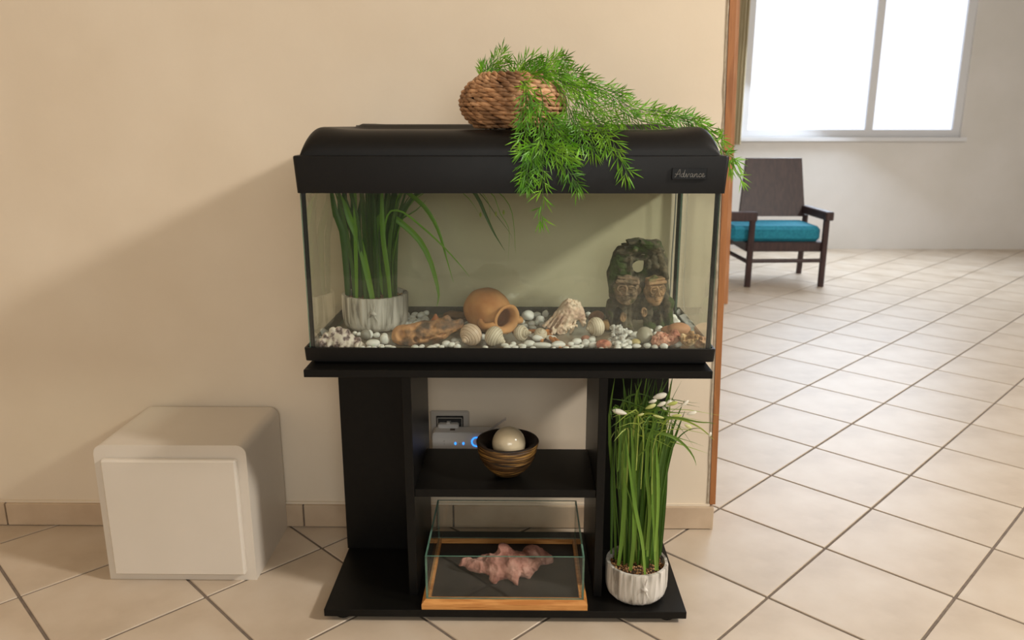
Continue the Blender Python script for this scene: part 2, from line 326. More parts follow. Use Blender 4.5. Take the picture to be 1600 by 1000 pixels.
# --- SDF sculpting (numpy surface nets)
rng = np.random.RandomState(3); LAT = rng.rand(32, 32, 32)
def vnoise(X, Y, Z, s):
    x, y, z = X*s, Y*s, Z*s; i, j, k = np.floor(x).astype(int), np.floor(y).astype(int), np.floor(z).astype(int)
    fx, fy, fz = x-i, y-j, z-k; fx, fy, fz = [q*q*(3-2*q) for q in (fx, fy, fz)]
    g = lambda a, b, c: LAT[(i+a) & 31, (j+b) & 31, (k+c) & 31]
    l = lambda a, b, t: a+(b-a)*t
    return l(l(l(g(0,0,0), g(1,0,0), fx), l(g(0,1,0), g(1,1,0), fx), fy), l(l(g(0,0,1), g(1,0,1), fx), l(g(0,1,1), g(1,1,1), fx), fy), fz)-.5
class SDF:
    def __init__(s, lo, hi, h):
        s.lo = np.array(lo, float); s.h = h
        n = np.ceil((np.array(hi)-s.lo)/h).astype(int)+1
        ax = [s.lo[a]+np.arange(n[a])*h for a in range(3)]
        s.X, s.Y, s.Z = np.meshgrid(*ax, indexing='ij'); s.D = np.full(s.X.shape, 1.0)
    def _l(s, c, rot):
        p = [s.X-c[0], s.Y-c[1], s.Z-c[2]]
        if rot:
            m = np.array(Euler([R(a) for a in rot]).to_matrix().transposed())
            p = [m[a, 0]*p[0]+m[a, 1]*p[1]+m[a, 2]*p[2] for a in range(3)]
        return p
    def ell(s, c, r, rot=None):
        if not isinstance(r, (tuple, list)): r = (r, r, r)
        p = s._l(c, rot); a = np.sqrt(sum((p[i]/r[i])**2 for i in range(3))); b = np.sqrt(sum((p[i]/r[i]**2)**2 for i in range(3)))+1e-9
        return a*(a-1)/b
    def box(s, c, hs, rd=.002, rot=None):
        p = s._l(c, rot); q = [np.abs(p[i])-hs[i]+rd for i in range(3)]
        return np.sqrt(sum(np.maximum(a, 0)**2 for a in q))+np.minimum(np.maximum(np.maximum(q[0], q[1]), q[2]), 0)-rd
    def cap(s, a, b, ra, rb=None):
        rb = ra if rb is None else rb; a = np.array(a, float); b = np.array(b, float); d = b-a
        t = np.clip(((s.X-a[0])*d[0]+(s.Y-a[1])*d[1]+(s.Z-a[2])*d[2])/max(d@d, 1e-12), 0, 1)
        return np.sqrt((s.X-a[0]-t*d[0])**2+(s.Y-a[1]-t*d[1])**2+(s.Z-a[2]-t*d[2])**2)-(ra+(rb-ra)*t)
    def tor(s, c, Rr, r, rot=None, sq=1):
        p = s._l(c, rot); return np.sqrt((np.sqrt(p[0]**2+(p[2]/sq)**2)-Rr)**2+p[1]**2)-r
    def u(s, d, k=.003):
        h = np.clip(.5+.5*(s.D-d)/k, 0, 1); s.D = s.D+(d-s.D)*h-k*h*(1-h); return s
    def sub(s, d, k=.002):
        h = np.clip(.5-.5*(s.D+d)/k, 0, 1); s.D = s.D+(-d-s.D)*h+k*h*(1-h); return s
    def noise(s, amp, sc, oct=2):
        for o in range(oct): s.D = s.D+vnoise(s.X+o*1.7, s.Y+5, s.Z, sc*2**o)*amp/1.7**o
        return s
    def floor(s, z): s.D = np.maximum(s.D, z-s.Z); return s
    def mesh(s):
        D = s.D.copy()
        for a in range(3):
            sl = [slice(None)]*3
            for e in (0, -1): sl[a] = e; D[tuple(sl)] = np.maximum(D[tuple(sl)], s.h*.5)
        ins = D < 0; n = D.shape
        cnt = np.zeros((n[0]-1, n[1]-1, n[2]-1)); acc = [np.zeros_like(cnt) for _ in range(3)]
        c = lambda dx, dy, dz: (slice(dx, n[0]-1+dx), slice(dy, n[1]-1+dy), slice(dz, n[2]-1+dz))
        cor = [(0,0,0), (1,0,0), (0,1,0), (1,1,0), (0,0,1), (1,0,1), (0,1,1), (1,1,1)]
        for i in range(8):
            for a in range(3):
                if cor[i][a]: continue
                p = cor[i]; q = tuple(p[b]+(b == a) for b in range(3)); A = D[c(*p)]; B = D[c(*q)]
                x = (ins[c(*p)] != ins[c(*q)]); t = np.where(x, A/np.where(x, A-B, 1), 0)
                cnt += x
                for b in range(3): acc[b] += np.where(x, p[b]+(t if b == a else 0), 0)
        act = cnt > 0; idx = np.full(act.shape, -1); ids = np.argwhere(act); idx[act] = np.arange(len(ids))
        V = np.stack([acc[b][act]/cnt[act] for b in range(3)], 1)+ids; V = V*s.h+s.lo
        fs = []
        for a in range(3):
            b, d = (a+1) % 3, (a+2) % 3
            sl0 = [slice(1, -1)]*3; sl1 = [slice(1, -1)]*3; sl0[a] = slice(0, n[a]-1); sl1[a] = slice(1, n[a])
            A = ins[tuple(sl0)]; B = ins[tuple(sl1)]
            e = np.argwhere(A != B); fl = A[tuple(e.T)]
            e = e+1; e[:, a] -= 1
            def I(db, dd):
                q = e.copy(); q[:, b] -= db; q[:, d] -= dd; return idx[tuple(q.T)]
            Q = np.stack([I(1,1), I(0,1), I(0,0), I(1,0)], 1); Q[~fl] = Q[~fl][:, ::-1]; fs.append(Q)
        return V, np.concatenate(fs)
def sculpt(s, name, m, parent=None, loc=None, kind=None):
    V, Fc = s.mesh(); mb = MB(); mb.v = [tuple(v) for v in V.tolist()]; mb.f = [tuple(f) for f in Fc.tolist()]; mb.m = [0]*len(mb.f)
    if parent is None and loc is None:
        a = V.min(0); b = V.max(0); loc = ((a[0]+b[0])/2, (a[1]+b[1])/2, a[2])
    return build(mb, name, m, parent, loc, True, None, kind)

# ================================================================== SETTING
WY = 1.855
def wall_x(z): return .5086-z*.0244
# floor with tiles
fl = build(MB().box(-3.2, 5.2, -9, 7.2, -.05, -.0025), 'floor', M['grout'], kind='structure')
T = .2945; ang = R(45.6)
ux, uy = Vector((math.cos(ang), math.sin(ang), 0)), Vector((-math.sin(ang), math.cos(ang), 0))
org = Vector((-.475, 1.743, 0))       # a joint crossing at the foot of the left column
tm = MB().box(0, T-.0065, 0, T-.0065, -.009, 0, .0012)
tile_me = None; near = []; far = MB()
for i in range(-14, 26):
    for j in range(-14, 24):
        p = org+ux*(i*T+.003)+uy*(j*T+.003); c = p+(ux+uy)*T/2
        if not (-2.9 < c.x < 4.9 and -2.3 < c.y < 6.9): continue
        d = c-CAM; z = d.dot(FW)
        vis = z > .3 and abs(d.dot(RT)/z) < .78 and abs(d.dot(UP)/z) < .58 and (c.y < 1.95 or c.x > .3)
        if vis and c.y < 5.2: near.append((z, p))
        else:
            q = [p, p+ux*(T-.0065), p+(ux+uy)*(T-.0065), p+uy*(T-.0065)]; far.add(q+[v-Vector((0,0,.004)) for v in q], [(0,1,2,3), (0,4,5,1), (1,5,6,2), (2,6,7,3), (3,7,4,0)])
near.sort(key=lambda a: a[0])
for z, p in near[300:]:
    q = [p, p+ux*(T-.0065), p+(ux+uy)*(T-.0065), p+uy*(T-.0065)]; far.add(q, [(0,1,2,3)])
for z, p in near[:300]:
    if tile_me is None:
        o = build(tm, 'tile', M['tile'], fl); tile_me = o.data
    else:
        o = bpy.data.objects.new('tile', tile_me); COL.objects.link(o); o.parent = fl
    o.location = p; o.rotation_euler = (0, 0, ang)
build(far, 'tile', M['tile'], fl, kind='stuff')
# back wall (its right end leans a little) -----------------------------------
def shear_box(x0, f0, y0, y1, z0, z1, extra=0):
    m = MB(); v = []
    for z in (z0, z1):
        for y in (y0, y1): v += [(x0 if x0 is not None else f0(z), y, z), (f0(z)+extra, y, z)]
    m.add(v, [(0,2,3,1), (4,5,7,6), (0,1,5,4), (2,6,7,3), (0,4,6,2), (1,3,7,5)]); return m
build(shear_box(-2.2, wall_x, WY, WY+.13, 0, 2.7), 'wall_back', M['wall'], kind='structure')
box('wall_left', M['wall'], None, -2.3, -2.2, -2.5, WY+.13, 0, 2.7, 0, kind='structure')
box('wall_far', M['white_wall'], None, -2.2, 1.09, 4.5, 4.6, 0, 2.7, 0, kind='structure')
box('ceiling', M['ceiling'], None, -2.3, 5.1, -1.6, 7.0, 2.7, 2.78, 0, kind='structure')
# dining room outer wall with window opening
mb = MB(); FY = 6.6; WX0, WX1, WZ0, WZ1 = aY(1158, 200, FY).x, 3.6, .92, 2.3
mb.box(1.0, WX0, FY, FY+.15, 0, 2.7); mb.box(WX1, 5.0, FY, FY+.15, 0, 2.7); mb.box(WX0, WX1, FY, FY+.15, 0, WZ0); mb.box(WX0, WX1, FY, FY+.15, WZ1, 2.7)
build(mb, 'wall_dining', M['white_wall'], kind='structure')
box('wall_right', M['white_wall'], None, 5.0, 5.1, -2.4, 6.75, 0, 2.7, 0, kind='structure')
win = empty('window_1', (2.86, FY, WZ0)); win['kind'] = 'structure'
fm = MB()
for a, b in ((WX0, WX0+.06), (2.83, 2.89), (WX1-.06, WX1)): fm.box(a, b, FY+.02, FY+.08, WZ0+.06, WZ1-.06)
for a, b in ((WZ0, WZ0+.06), (WZ1-.06, WZ1)): fm.box(WX0, WX1, FY+.02, FY+.08, a, b)
build(fm, 'window_frame', M['pvc'], win)
for a, b in ((WX0+.06, 2.83), (2.89, WX1-.06)): build(MB().box(a, b, FY+.045, FY+.055, WZ0+.06, WZ1-.06), 'pane', M['sky_pane'], win)
box('window_sill', M['pvc'], win, WX0-.03, WX1+.03, FY-.05, FY+.02, WZ0-.03, WZ0)
# wooden lining of the passage and the far casing
build(shear_box(None, wall_x, WY-.004, WY+.134, .068, 2.7, .0145), 'trim_1', M['trimwood'], kind='structure')
bpy.data.objects['trim_1'].data.name = 'trim_1'
build(shear_box(None, lambda z: 1.165-.027*z, 4.49, 4.61, 0, 2.7, .066), 'trim_2', M['trimpale'], kind='structure')
# thin ragged plaster bead beside the wooden lining
mb = MB(); pts = []
for i in range(60):
    z = .07+i*.0446; pts.append((wall_x(z)-.0035+random.uniform(-.0015, .001), WY-.0005, z))
mb.tube(pts, [.0022+random.uniform(-.0008, .001) for _ in pts], 6)
build(mb, 'trim_3', mat('raw_plaster', [(176,160,138), (206,192,170)], .95, 60), smooth=True, kind='structure')
# baseboard tiles
bb = build(MB().box(-2.2, wall_x(.03), WY-.004, WY, 0, .060), 'baseboard_back', M['grout'], kind='structure')
x = -.544-.39*4
while x < .5:
    x1 = min(x+.39-.004, wall_x(.03)+.002); build(MB().box(max(x, -2.2), x1, WY-.0115, WY-.0035, .002, .063, .0012), 'tile', M['base_tile'], bb); x += .39
build(MB().box(wall_x(.03), wall_x(.03)+.009, WY-.0115, WY+.13, 0, .063, .0012), 'end_tile', M['base_tile'], bb)
build(shear_box(-2.2, lambda z: wall_x(z), WY-.0045, WY, .063, .069), 'plaster_ledge', M['wall'], bb)

# ================================================================== AQUARIUM STAND
Z0 = .029; ZT = .5577
st = empty('aquarium_stand', (-.01, 1.61, 0))
tag(st, 'black laminate aquarium stand with open centre shelf and wide base plate', 'stand')
box('base_plate', M['black'], st, -.3958, .367, 1.446, 1.777, .0125, Z0, .0009)
for x in (-.36, .33):
    for y in (1.475, 1.74): build(MB().lathe([(.016, 0), (.018, .002), (.018, .0125)], (x, y, 0), 16), 'foot', M['blackplastic'], st)
box('upright', M['black'], st, -.2225, -.2045, 1.50, 1.775, Z0, .5425)
box('upright', M['black'], st, .176, .194, 1.50, 1.775, Z0, .5425)
box('side_panel', M['black'], st, -.3985, -.2225, 1.692, 1.709, Z0, .5425)
box('side_panel', M['black'], st, .194, .354, 1.692, 1.709, Z0, .5425)
box('shelf', M['black'], st, -.2045, .176, 1.505, 1.718, .2594, .2774)
box('top_plate', M['black'], st, -.4047, .389, 1.446, 1.79, .5425, ZT)

# ================================================================== AQUARIUM
aq = empty('aquarium', (-.004, 1.665, ZT))
tag(aq, 'glass aquarium with black hood and trim standing on the black stand', 'aquarium')
TY0, TY1 = 1.487, 1.842; TX0, TX1 = -.4005, .3925; ZG = .574
# base trim : tray with rim
mb = MB(); X0, X1, Y0, Y1 = -.4115, .4015, 1.481, 1.848
mb.box(X0+.014, X1-.014, Y0+.02, Y1-.02, ZT, .5645)
build(mb, 'foot_frame', M['blackplastic'], aq)
mb = MB(); rim = [(X0, X1, Y0, TY0-.0003), (X0, X1, TY1+.0003, Y1), (X0, TX0-.0003, TY0, TY1), (TX1+.0003, X1, TY0, TY1)]
def frame_ring(zs):                 # closed ring: list of (inset, z) outer profile, then inner
    vs, fs = [], []; n = len(zs)
    for (i, z) in zs:
        x0, x1, y0, y1 = X0+i, X1-i, Y0+i, Y1-i; r = .007
        for cx, cy_, a0 in ((x1-r, y1-r, 0), (x0+r, y1-r, 90), (x0+r, y0+r, 180), (x1-r, y0+r, 270)):
            for k in range(5):
                a = R(a0+k*22.5); vs.append((cx+r*math.cos(a), cy_+r*math.sin(a), z))
    for i in range(n):
        for k in range(20):
            k2 = (k+1) % 20; j = (i+1) % n; fs.append((i*20+k, i*20+k2, j*20+k2, j*20+k))
    return vs, fs
mb = MB(); vs, fs = frame_ring([(.004, .5645), (.0015, .5655), (0, .591), (.0012, .592), (.0048, .592), (.0048, .5645)]); mb.add(vs, fs)
mb.box(X0+.012, X1-.012, Y0+.012, Y1-.012, .5645, .5675)
build(mb, 'base_trim', M['blackplastic'], aq, smooth=True)
build(MB().box(TX0+.002, TX1-.002, TY0+.002, TY1-.002, .568, ZG), 'floor_pane', M['tankfloor'], aq)
# black band behind the glass along the bottom (inside face of the trim seen through the panes) is the trim itself
G = [M['glass'], M['gedge']]
def pane(name, x0, x1, y0, y1, z0, z1, par=None, mats=None):
    mb = MB().box(x0, x1, y0, y1, z0, z1); dx, dy, dz = x1-x0, y1-y0, z1-z0
    # faces order: bottom, top, front(-y), back(+y), left, right ; narrow faces take the green edge
    big = 'x' if dx < dy and dx < dz else ('y' if dy < dz else 'z')
    e = {'x': (0, 1, 2, 3), 'y': (0, 1, 4, 5), 'z': (2, 3, 4, 5)}[big]
    for k in e: mb.m[k] = 1
    return build(mb, name, mats or G, par or aq)
ZGT = .945; g = .005
pane('front_pane', TX0, TX1, TY0, TY0+g, .5755, ZGT)
pane('back_pane', TX0, TX1, TY1-g, TY1, .5755, ZGT)
pane('side_pane', TX0, TX0+g, TY0+g+.001, TY1-g-.001, .5755, ZGT)
pane('side_pane', TX1-g, TX1, TY0+g+.001, TY1-g-.001, .5755, ZGT)
for x, s in ((TX0+g, 1), (TX1-g, -1)):
    for y, t in ((TY0+g, 1), (TY1-g, -1)):
        m = MB(); k = .0045 if t > 0 else .004; k = .0065 if t < 0 else k
        m.add([(x, y, .576), (x+s*k, y, .576), (x, y+t*k, .576), (x, y, .94), (x+s*k, y, .94), (x, y+t*k, .94)], [(0,1,4,3), (1,2,5,4), (2,0,3,5), (0,2,1), (3,4,5)])
        m.box(min(x, x-s*g*.8), max(x, x-s*g*.8), min(y, y-t*.0011), max(y, y-t*.0011), .576, .94)
        build(m, 'silicone_seam', M['silicone'], aq)
# hood rim
X0, X1, Y0, Y1 = -.4076, .4025, 1.475, 1.853
mb = MB(); vs, fs = frame_ring([(.0035, .8952), (0, .961), (.0008, .9635), (.003, .9645), (.02, .9645), (.02, .960), (.0095, .8955)]); mb.add(vs, fs)
rm = build(mb, 'hood_rim', M['blackplastic'], aq, smooth=True)
# domed hood
HX0, HX1, HY0, HY1, HB = -.3950, .3865, 1.482, 1.848, .9640
def hood_z(x, y):
    dx = min(x-HX0, HX1-x); dy = y-HY0; rx, ry = .036, .050
    ex = math.sqrt(max(0, 1-max(0, 1-dx/rx)**2)); ey = math.sqrt(max(0, 1-max(0, 1-dy/ry)**2))
    h = .0465
    e = math.exp(-(max(0, dx-.034)/.035)**2)
    h += .0055*e*max(0, min(1, dy/.05))                       # raised end humps
    if dx > .055 and dy > .205: h += .0105*min(1, (dy-.205)/.02)*min(1, (dx-.055)/.02)   # raised rear flap
    return HB+h*ex**.9*ey**.9
nx, ny = 110, 60; vs, fs = [], []
xs = [HX0+(HX1-HX0)*(.5-.5*math.cos(math.pi*i/nx))**1.0 for i in range(nx+1)]
ys = [HY0+(HY1-HY0)*(j/ny)**1.6 for j in range(ny+1)]
for y in ys:
    for x in xs: vs.append((x, y, hood_z(x, y)))
for j in range(ny):
    for i in range(nx): a = j*(nx+1)+i; fs.append((a, a+1, a+nx+2, a+nx+1))
b0 = len(vs)
vs += [(x, HY1, HB-.002) for x in xs]
for i in range(nx): a = ny*(nx+1)+i; fs.append((a, a+1, b0+i+1, b0+i))
mb = MB(); mb.add(vs, fs)
hd = build(mb, 'hood', M['blackplastic'], aq, smooth=True, angle=50)
# feeding flap outline on the rear of the hood
mb = MB(); fx0, fx1 = aY(556, 196, 1.7).x, .19
mb.tube([(fx0, 1.80, hood_z(fx0, 1.80)+.0006), (fx0-.003, 1.72, hood_z(fx0, 1.72)+.0006), (fx0+.008, 1.70, hood_z(fx0, 1.70)+.0006)], .0012, 6)
build(mb, 'flap_gap', M['silicone'], aq)
# badge
bx0, bx1 = aY(1050, 272, Y0).x, aY(1105, 272, Y0).x; bz1, bz0 = aY(1077, 262.5, Y0).z, aY(1077, 280, Y0).z
bd = build(MB().box(bx0, bx1, Y0-.0016, Y0+.002, bz0, bz1, .0005), 'badge', M['badge'], aq)
mb = MB(); t = .0009
for a in ((bx0, bx1, bz0, bz0+t), (bx0, bx1, bz1-t, bz1), (bx0, bx0+t, bz0, bz1), (bx1-t, bx1, bz0, bz1)): mb.box(a[0], a[1], Y0-.0026, Y0-.0014, a[2], a[3])
build(mb, 'badge_border', M['blackplastic'], bd)
ST = [[(0,0),(.12,.05),(.34,.62),(.5,1),(.56,.98),(.56,.5),(.58,.02)],[(.05,.42),(.3,.36),(.62,.46)],
 [(.98,.40),(.88,.46),(.75,.36),(.71,.12),(.8,0),(.92,.14),(1.0,.5),(1.1,.98)],[(1.06,.7),(.97,.12),(1.05,0),(1.17,.12),(1.22,.42),(1.27,.42),(1.29,.06),(1.36,.02),(1.5,.42),(1.6,.40)],
 [(1.93,.40),(1.8,.46),(1.68,.32),(1.66,.1),(1.74,0),(1.86,.14),(1.95,.44),(1.92,.1),(1.99,0),(2.08,.12),(2.14,.44),(2.13,0)],[(2.13,.05),(2.2,.3),(2.32,.44),(2.38,.36),(2.36,.06),(2.42,0),(2.53,.12)],
 [(2.82,.36),(2.74,.46),(2.6,.34),(2.57,.12),(2.64,0),(2.76,.04),(2.9,.16),(3.08,.3),(3.1,.42),(3.0,.46),(2.91,.3),(2.91,.1),(3.0,0),(3.12,.05),(3.22,.18)]]
mb = MB(); lx, lz = aY(1053.5, 276.2, Y0).x, aY(1053.5, 276.5, Y0).z; sc = (aY(1101, 276, Y0).x-lx)/3.22
for s_ in ST: mb.tube([(p.x, Y0-.0019, p.z) for p in crom([(lx+a*sc, 0, lz+b*.0135) for a, b in s_], len(s_)*4)], .00055, 5)
build(mb, 'lettering', M['letter'], bd)

# ================================================================== THINGS IN THE TANK
# pots with grass ------------------------------------------------------------
def pot(name, c, r, h, label, cat='potted plant'):
    root = empty(name, c); tag(root, label, cat)
    prof = [(r*.70, 0), (r*.84, h*.03), (r*.94, h*.13), (r*.985, h*.28), (r, h*.5), (r*1.0, h*.97), (r*.985, h), (r*.9, h), (r*.885, h*.97), (r*.86, h*.84)]
    ph = [random.uniform(0, 6.28) for _ in range(6)]
    warp = lambda a, z: 1+(.0035*math.sin(7*a+ph[0]+30*z)+.005*math.sin(19*a+ph[1]+8*z)+.006*math.sin(37*a+ph[2]-30*z))*(1 if z < h*.985 else .4)
    # refine profile
    P = []
    for i in range(len(prof)-1):
        for k in range(3): P.append((prof[i][0]+(prof[i+1][0]-prof[i][0])*k/3, prof[i][1]+(prof[i+1][1]-prof[i][1])*k/3))
    P.append(prof[-1])
    build(MB().lathe(P, c, 160, warp=warp), 'pot', M['pot'], root, smooth=True, angle=50)
    # carved knot on the front
    s = SDF((c[0]-.03, c[1]-r-.02, c[2]+h*.3), (c[0]+.03, c[1]-r+.015, c[2]+h*.95), .0011)
    k = Vector((c[0]+r*.1, c[1]-r*1.0, c[2]+h*.60))
    s.u(s.ell(k, (.009, .004, .0045), (0, 20, 0)), .002)
    for d in ((-.004, .022), (.006, .025), (-.012, -.012), (.011, -.020)): s.u(s.cap(k, k+Vector((d[0], .0005, d[1])), .0022, .001), .002)
    sculpt(s, 'knot', M['pot'], root)
    zs = c[2]+h*.86
    build(MB().lathe([(0.0001, zs), (r*.5, zs+.002), (r*.875, zs-.002)], (c[0], c[1], 0), 32), 'soil', M['soil'], root, smooth=True)
    gm = MB()
    for i in range(340):
        a = random.uniform(0, 6.283); q = r*.84*math.sqrt(random.random()); s_ = random.uniform(.0020, .0042)
        p = Vector((c[0]+q*math.cos(a), c[1]+q*math.sin(a), zs+random.uniform(0, .003)))
        o6 = [Vector((1,0,0)), Vector((-1,0,0)), Vector((0,1,0)), Vector((0,-1,0)), Vector((0,0,1)), Vector((0,0,-1))]
        gm.add([p+v*s_*random.uniform(.7, 1.3) for v in o6], [(0,2,4), (2,1,4), (1,3,4), (3,0,4), (2,0,5), (1,2,5), (3,1,5), (0,3,5)])
    build(gm, 'gravel', M['gravel'], root, kind='stuff')
    return root, zs
TP = Vector((-.3115, 1.722, ZG)); tr, tzs = pot('potted_grass', TP, .0735, .079, 'grey bark-textured pot of broad green grass inside the tank')
def leaf(root, pts, wpx, m, Y=None, n=9, nrm=None, thin=False):
    wv = wpx*.0014
    build(ribbon(MB(), pts, wv, n, nrm), 'leaf', M[m], root, smooth=True, angle=None)
def pxl(pts, Ys):
    n = len(pts); return [aY(x, y, Ys[0]+(Ys[1]-Ys[0])*i/max(1, n-1)) for i, (x, y) in enumerate(pts)]
C7 = lambda L: [(505+x/5.56, 300+y/5.56) for x, y in L]
C3 = lambda L: [(460+x/3.703, 290+y/3.703) for x, y in L]
TL = [(C7([(210,905),(195,640),(165,340),(110,200),(75,20),(60,-60)]), (1.70,1.70), 10, 'leafA'),
 (C7([(225,890),(205,600),(190,380),(150,200),(140,20),(130,-60)]), (1.73,1.75), 9, 'leafA'),
 (C7([(292,940),(285,600),(280,300),(278,20),(276,-60)]), (1.67,1.67), 8.5, 'leafB'),
 (C7([(265,900),(262,600),(255,300),(262,20),(260,-80)]), (1.71,1.72), 8, 'leafA'),
 (C7([(432,945),(385,720),(315,430),(235,250),(190,110),(150,20)]), (1.665,1.68), 11, 'leafB'),
 (C7([(395,880),(350,700),(310,520),(300,300),(330,20)]), (1.72,1.74), 14, 'leafA'),
 (C7([(470,880),(485,650),(470,400),(470,200),(480,20),(480,-60)]), (1.70,1.70), 9, 'leafA'),
 (C7([(410,800),(400,600),(385,400),(410,170),(440,20),(450,-60)]), (1.69,1.69), 15, 'leafA'),
 (C7([(582,920),(562,700),(525,450),(512,250),(510,20),(505,-60)]), (1.665,1.67), 8, 'leafB'),
 (C7([(620,870),(625,600),(610,400),(640,300),(720,150),(790,50)]), (1.73,1.70), 6, 'leafA'),
 (C7([(615,860),(600,500),(590,250),(620,50),(640,-60)]), (1.74,1.74), 12, 'leafA'),
 (C7([(540,860),(545,600),(560,300),(560,20),(570,-60)]), (1.75,1.75), 14, 'leafA'),
 (C7([(600,880),(595,600),(612,350),(680,150),(760,20)]), (1.72,1.70), 4.5, 'leafA'),
 (C7([(560,870),(550,650),(560,420),(600,290),(806,160),(900,60)]), (1.73,1.68), 3, 'leafA'),
 ([(600,460),(588,400),(588,350),(600,335),(616.6,341),(633,353.5),(654,373.7),(670.6,403.4),(681.4,438.5),(685.5,462.8),(682.5,479)], (1.70,1.685), 9.5, 'leafB'),
 ([(612,456),(612,380),(622,312),(632,299),(643.6,306),(662.5,322.4),(678.7,346.7),(689.5,373.7),(697.6,403.4),(708.4,441)], (1.70,1.64), 7, 'leafB'),
 ([(606,458),(600,380),(606,335),(627,330.5),(660,355),(692,384.5),(719,414),(734,433)], (1.69,1.62), 3, 'leafB'),
 ([(604,458),(612,380),(640,312),(690,286),(725,288),(745,306),(760,339),(773,366),(789,392)], (1.70,1.68), 6, 'leafA')]
for pts, Ys, wd, m in TL: leaf(tr, pxl(pts, Ys), wd, m, n=10 if len(pts) < 8 else 18)
C5 = lambda L: [(710+x/8.33, 300+y/8.33) for x, y in L]
for L_, Y in ((C5([(-400,0),(-100,-120),(150,50),(250,170),(330,300)]), 1.70), (C5([(-400,-20),(100,-140),(370,60),(520,270),(700,500),(760,610)]), 1.72), (C5([(-400,-60),(200,-160),(510,50),(580,250),(690,430),(715,560),(695,940)]), 1.71),
              (C5([(-300,-90),(300,-160),(630,55),(740,240),(775,450),(790,700),(800,820)]), 1.69), (C5([(-200,-90),(200,-130),(400,60),(460,220),(460,480)]), 1.73)):
    leaf(tr, pxl([(608,456),(620,370),(640,320)]+L_, (1.71, Y)), 1.3, 'leafA' if random.random() < .5 else 'leafB', n=16)
for k, (x, y) in enumerate(((641,270),(540,290),(340,300))):
    q = C5([(x, y)])[0]; p = aY(q[0], q[1], 1.71)
    build(MB().lathe([(0.0001, -.006), (.0028, 0), (.0015, .005), (.0001, .007)], p, 8), 'flower_bud', M['leafC'], tr, smooth=True)
for i in range(34):
    a = random.uniform(0, 6.283); q = .055*math.sqrt(random.random()); b = TP+Vector((q*math.cos(a), q*math.sin(a), 0)); b.z = tzs-.002
    dx = q*math.cos(a)*random.uniform(.3, 1.0)+random.uniform(-.012, .012); dy = q*math.sin(a)*.35
    pts = [b, b+Vector((dx*.1, dy*.3, .09)), b+Vector((dx*.4, dy*.7, .18)), b+Vector((dx*1.2, dy, .27))]
    leaf(tr, pts, random.uniform(5, 12), 'leafA', nrm=(random.uniform(-1, 1), -1, 0), n=7)

# generic pebble -------------------------------------------------------------
import bmesh
def ico(sub):
    bm = bmesh.new(); bmesh.ops.create_icosphere(bm, subdivisions=sub, radius=1)
    bm.verts.ensure_lookup_table(); V = np.array([v.co[:] for v in bm.verts]); Fc = [tuple(v.index for v in f.verts) for f in bm.faces]; bm.free(); return V, Fc
IV, IF = ico(3)
peb = []
for k in range(5):
    n = vnoise(IV[:, 0]+k*7, IV[:, 1]+3, IV[:, 2]+k, 1.1)
    V = IV*(1+.28*n)[:, None]; V[:, 2] *= .8; V[:, 1] *= random.uniform(.8, 1)
    me = bpy.data.meshes.new('pebble'); me.from_pydata(V.tolist(), [], IF); me.materials.append(M['pebble'])
    me.polygons.foreach_set('use_smooth', [True]*len(me.polygons)); peb.append(me)
PZ = ZG
placed = []
def pebble(px, py, rx, rz=None, label='', group=None, me=None, m=None, rot=None, name='pebble', lift=0, Y=None, cat='pebble'):
    rz = rz or rx*.85
    for it in range(2):
        zc = PZ+(rz*.0013)+lift
        p = aY(px, py, Y) if Y else aZ(px, py, zc)
        p.y = max(1.497+rx*.0011, min(1.833-rx*.0011, p.y)); k = ppm(p.y, p.z); px = max(px, proj_x(TX0+.009, p.y, p.z)+rx); px = min(px, proj_x(TX1-.009, p.y, p.z)-rx)
        zc = PZ+rz*k*.98+lift
    p = Vector((aY(px, py, p.y).x, p.y, zc))
    o = bpy.data.objects.new(name, me or random.choice(peb)); COL.objects.link(o)
    ry = min(rx, rz*1.25)
    o.scale = (rx*k*1.0, ry*k*1.0, rz*k/.8); o.location = p; o.rotation_euler = (0, 0, rot if rot is not None else random.uniform(-.5, .5))
    tag(o, label, cat, group); placed.append((p.x, p.y, max(rx, ry)*k)); return o
A_ = lambda L: [(490+x/9.09, 450+y/9.09, r/9.09, (r2 or r*.85)/9.09) for x, y, r, r2 in L]
B_ = lambda L: [(600+x/9.09, 440+y/9.09, r/9.09, (r2 or r*.85)/9.09) for x, y, r, r2 in L]
Cc = lambda L: [(710+x/9.09, 440+y/9.09, r/9.09, (r2 or r*.85)/9.09) for x, y, r, r2 in L]
Dd = lambda L: [(820+x/9.09, 440+y/9.09, r/9.09, (r2 or r*.85)/9.09) for x, y, r, r2 in L]
Ee = lambda L: [(960+x/9.09, 440+y/9.09, r/9.09, (r2 or r*.85)/9.09) for x, y, r, r2 in L]
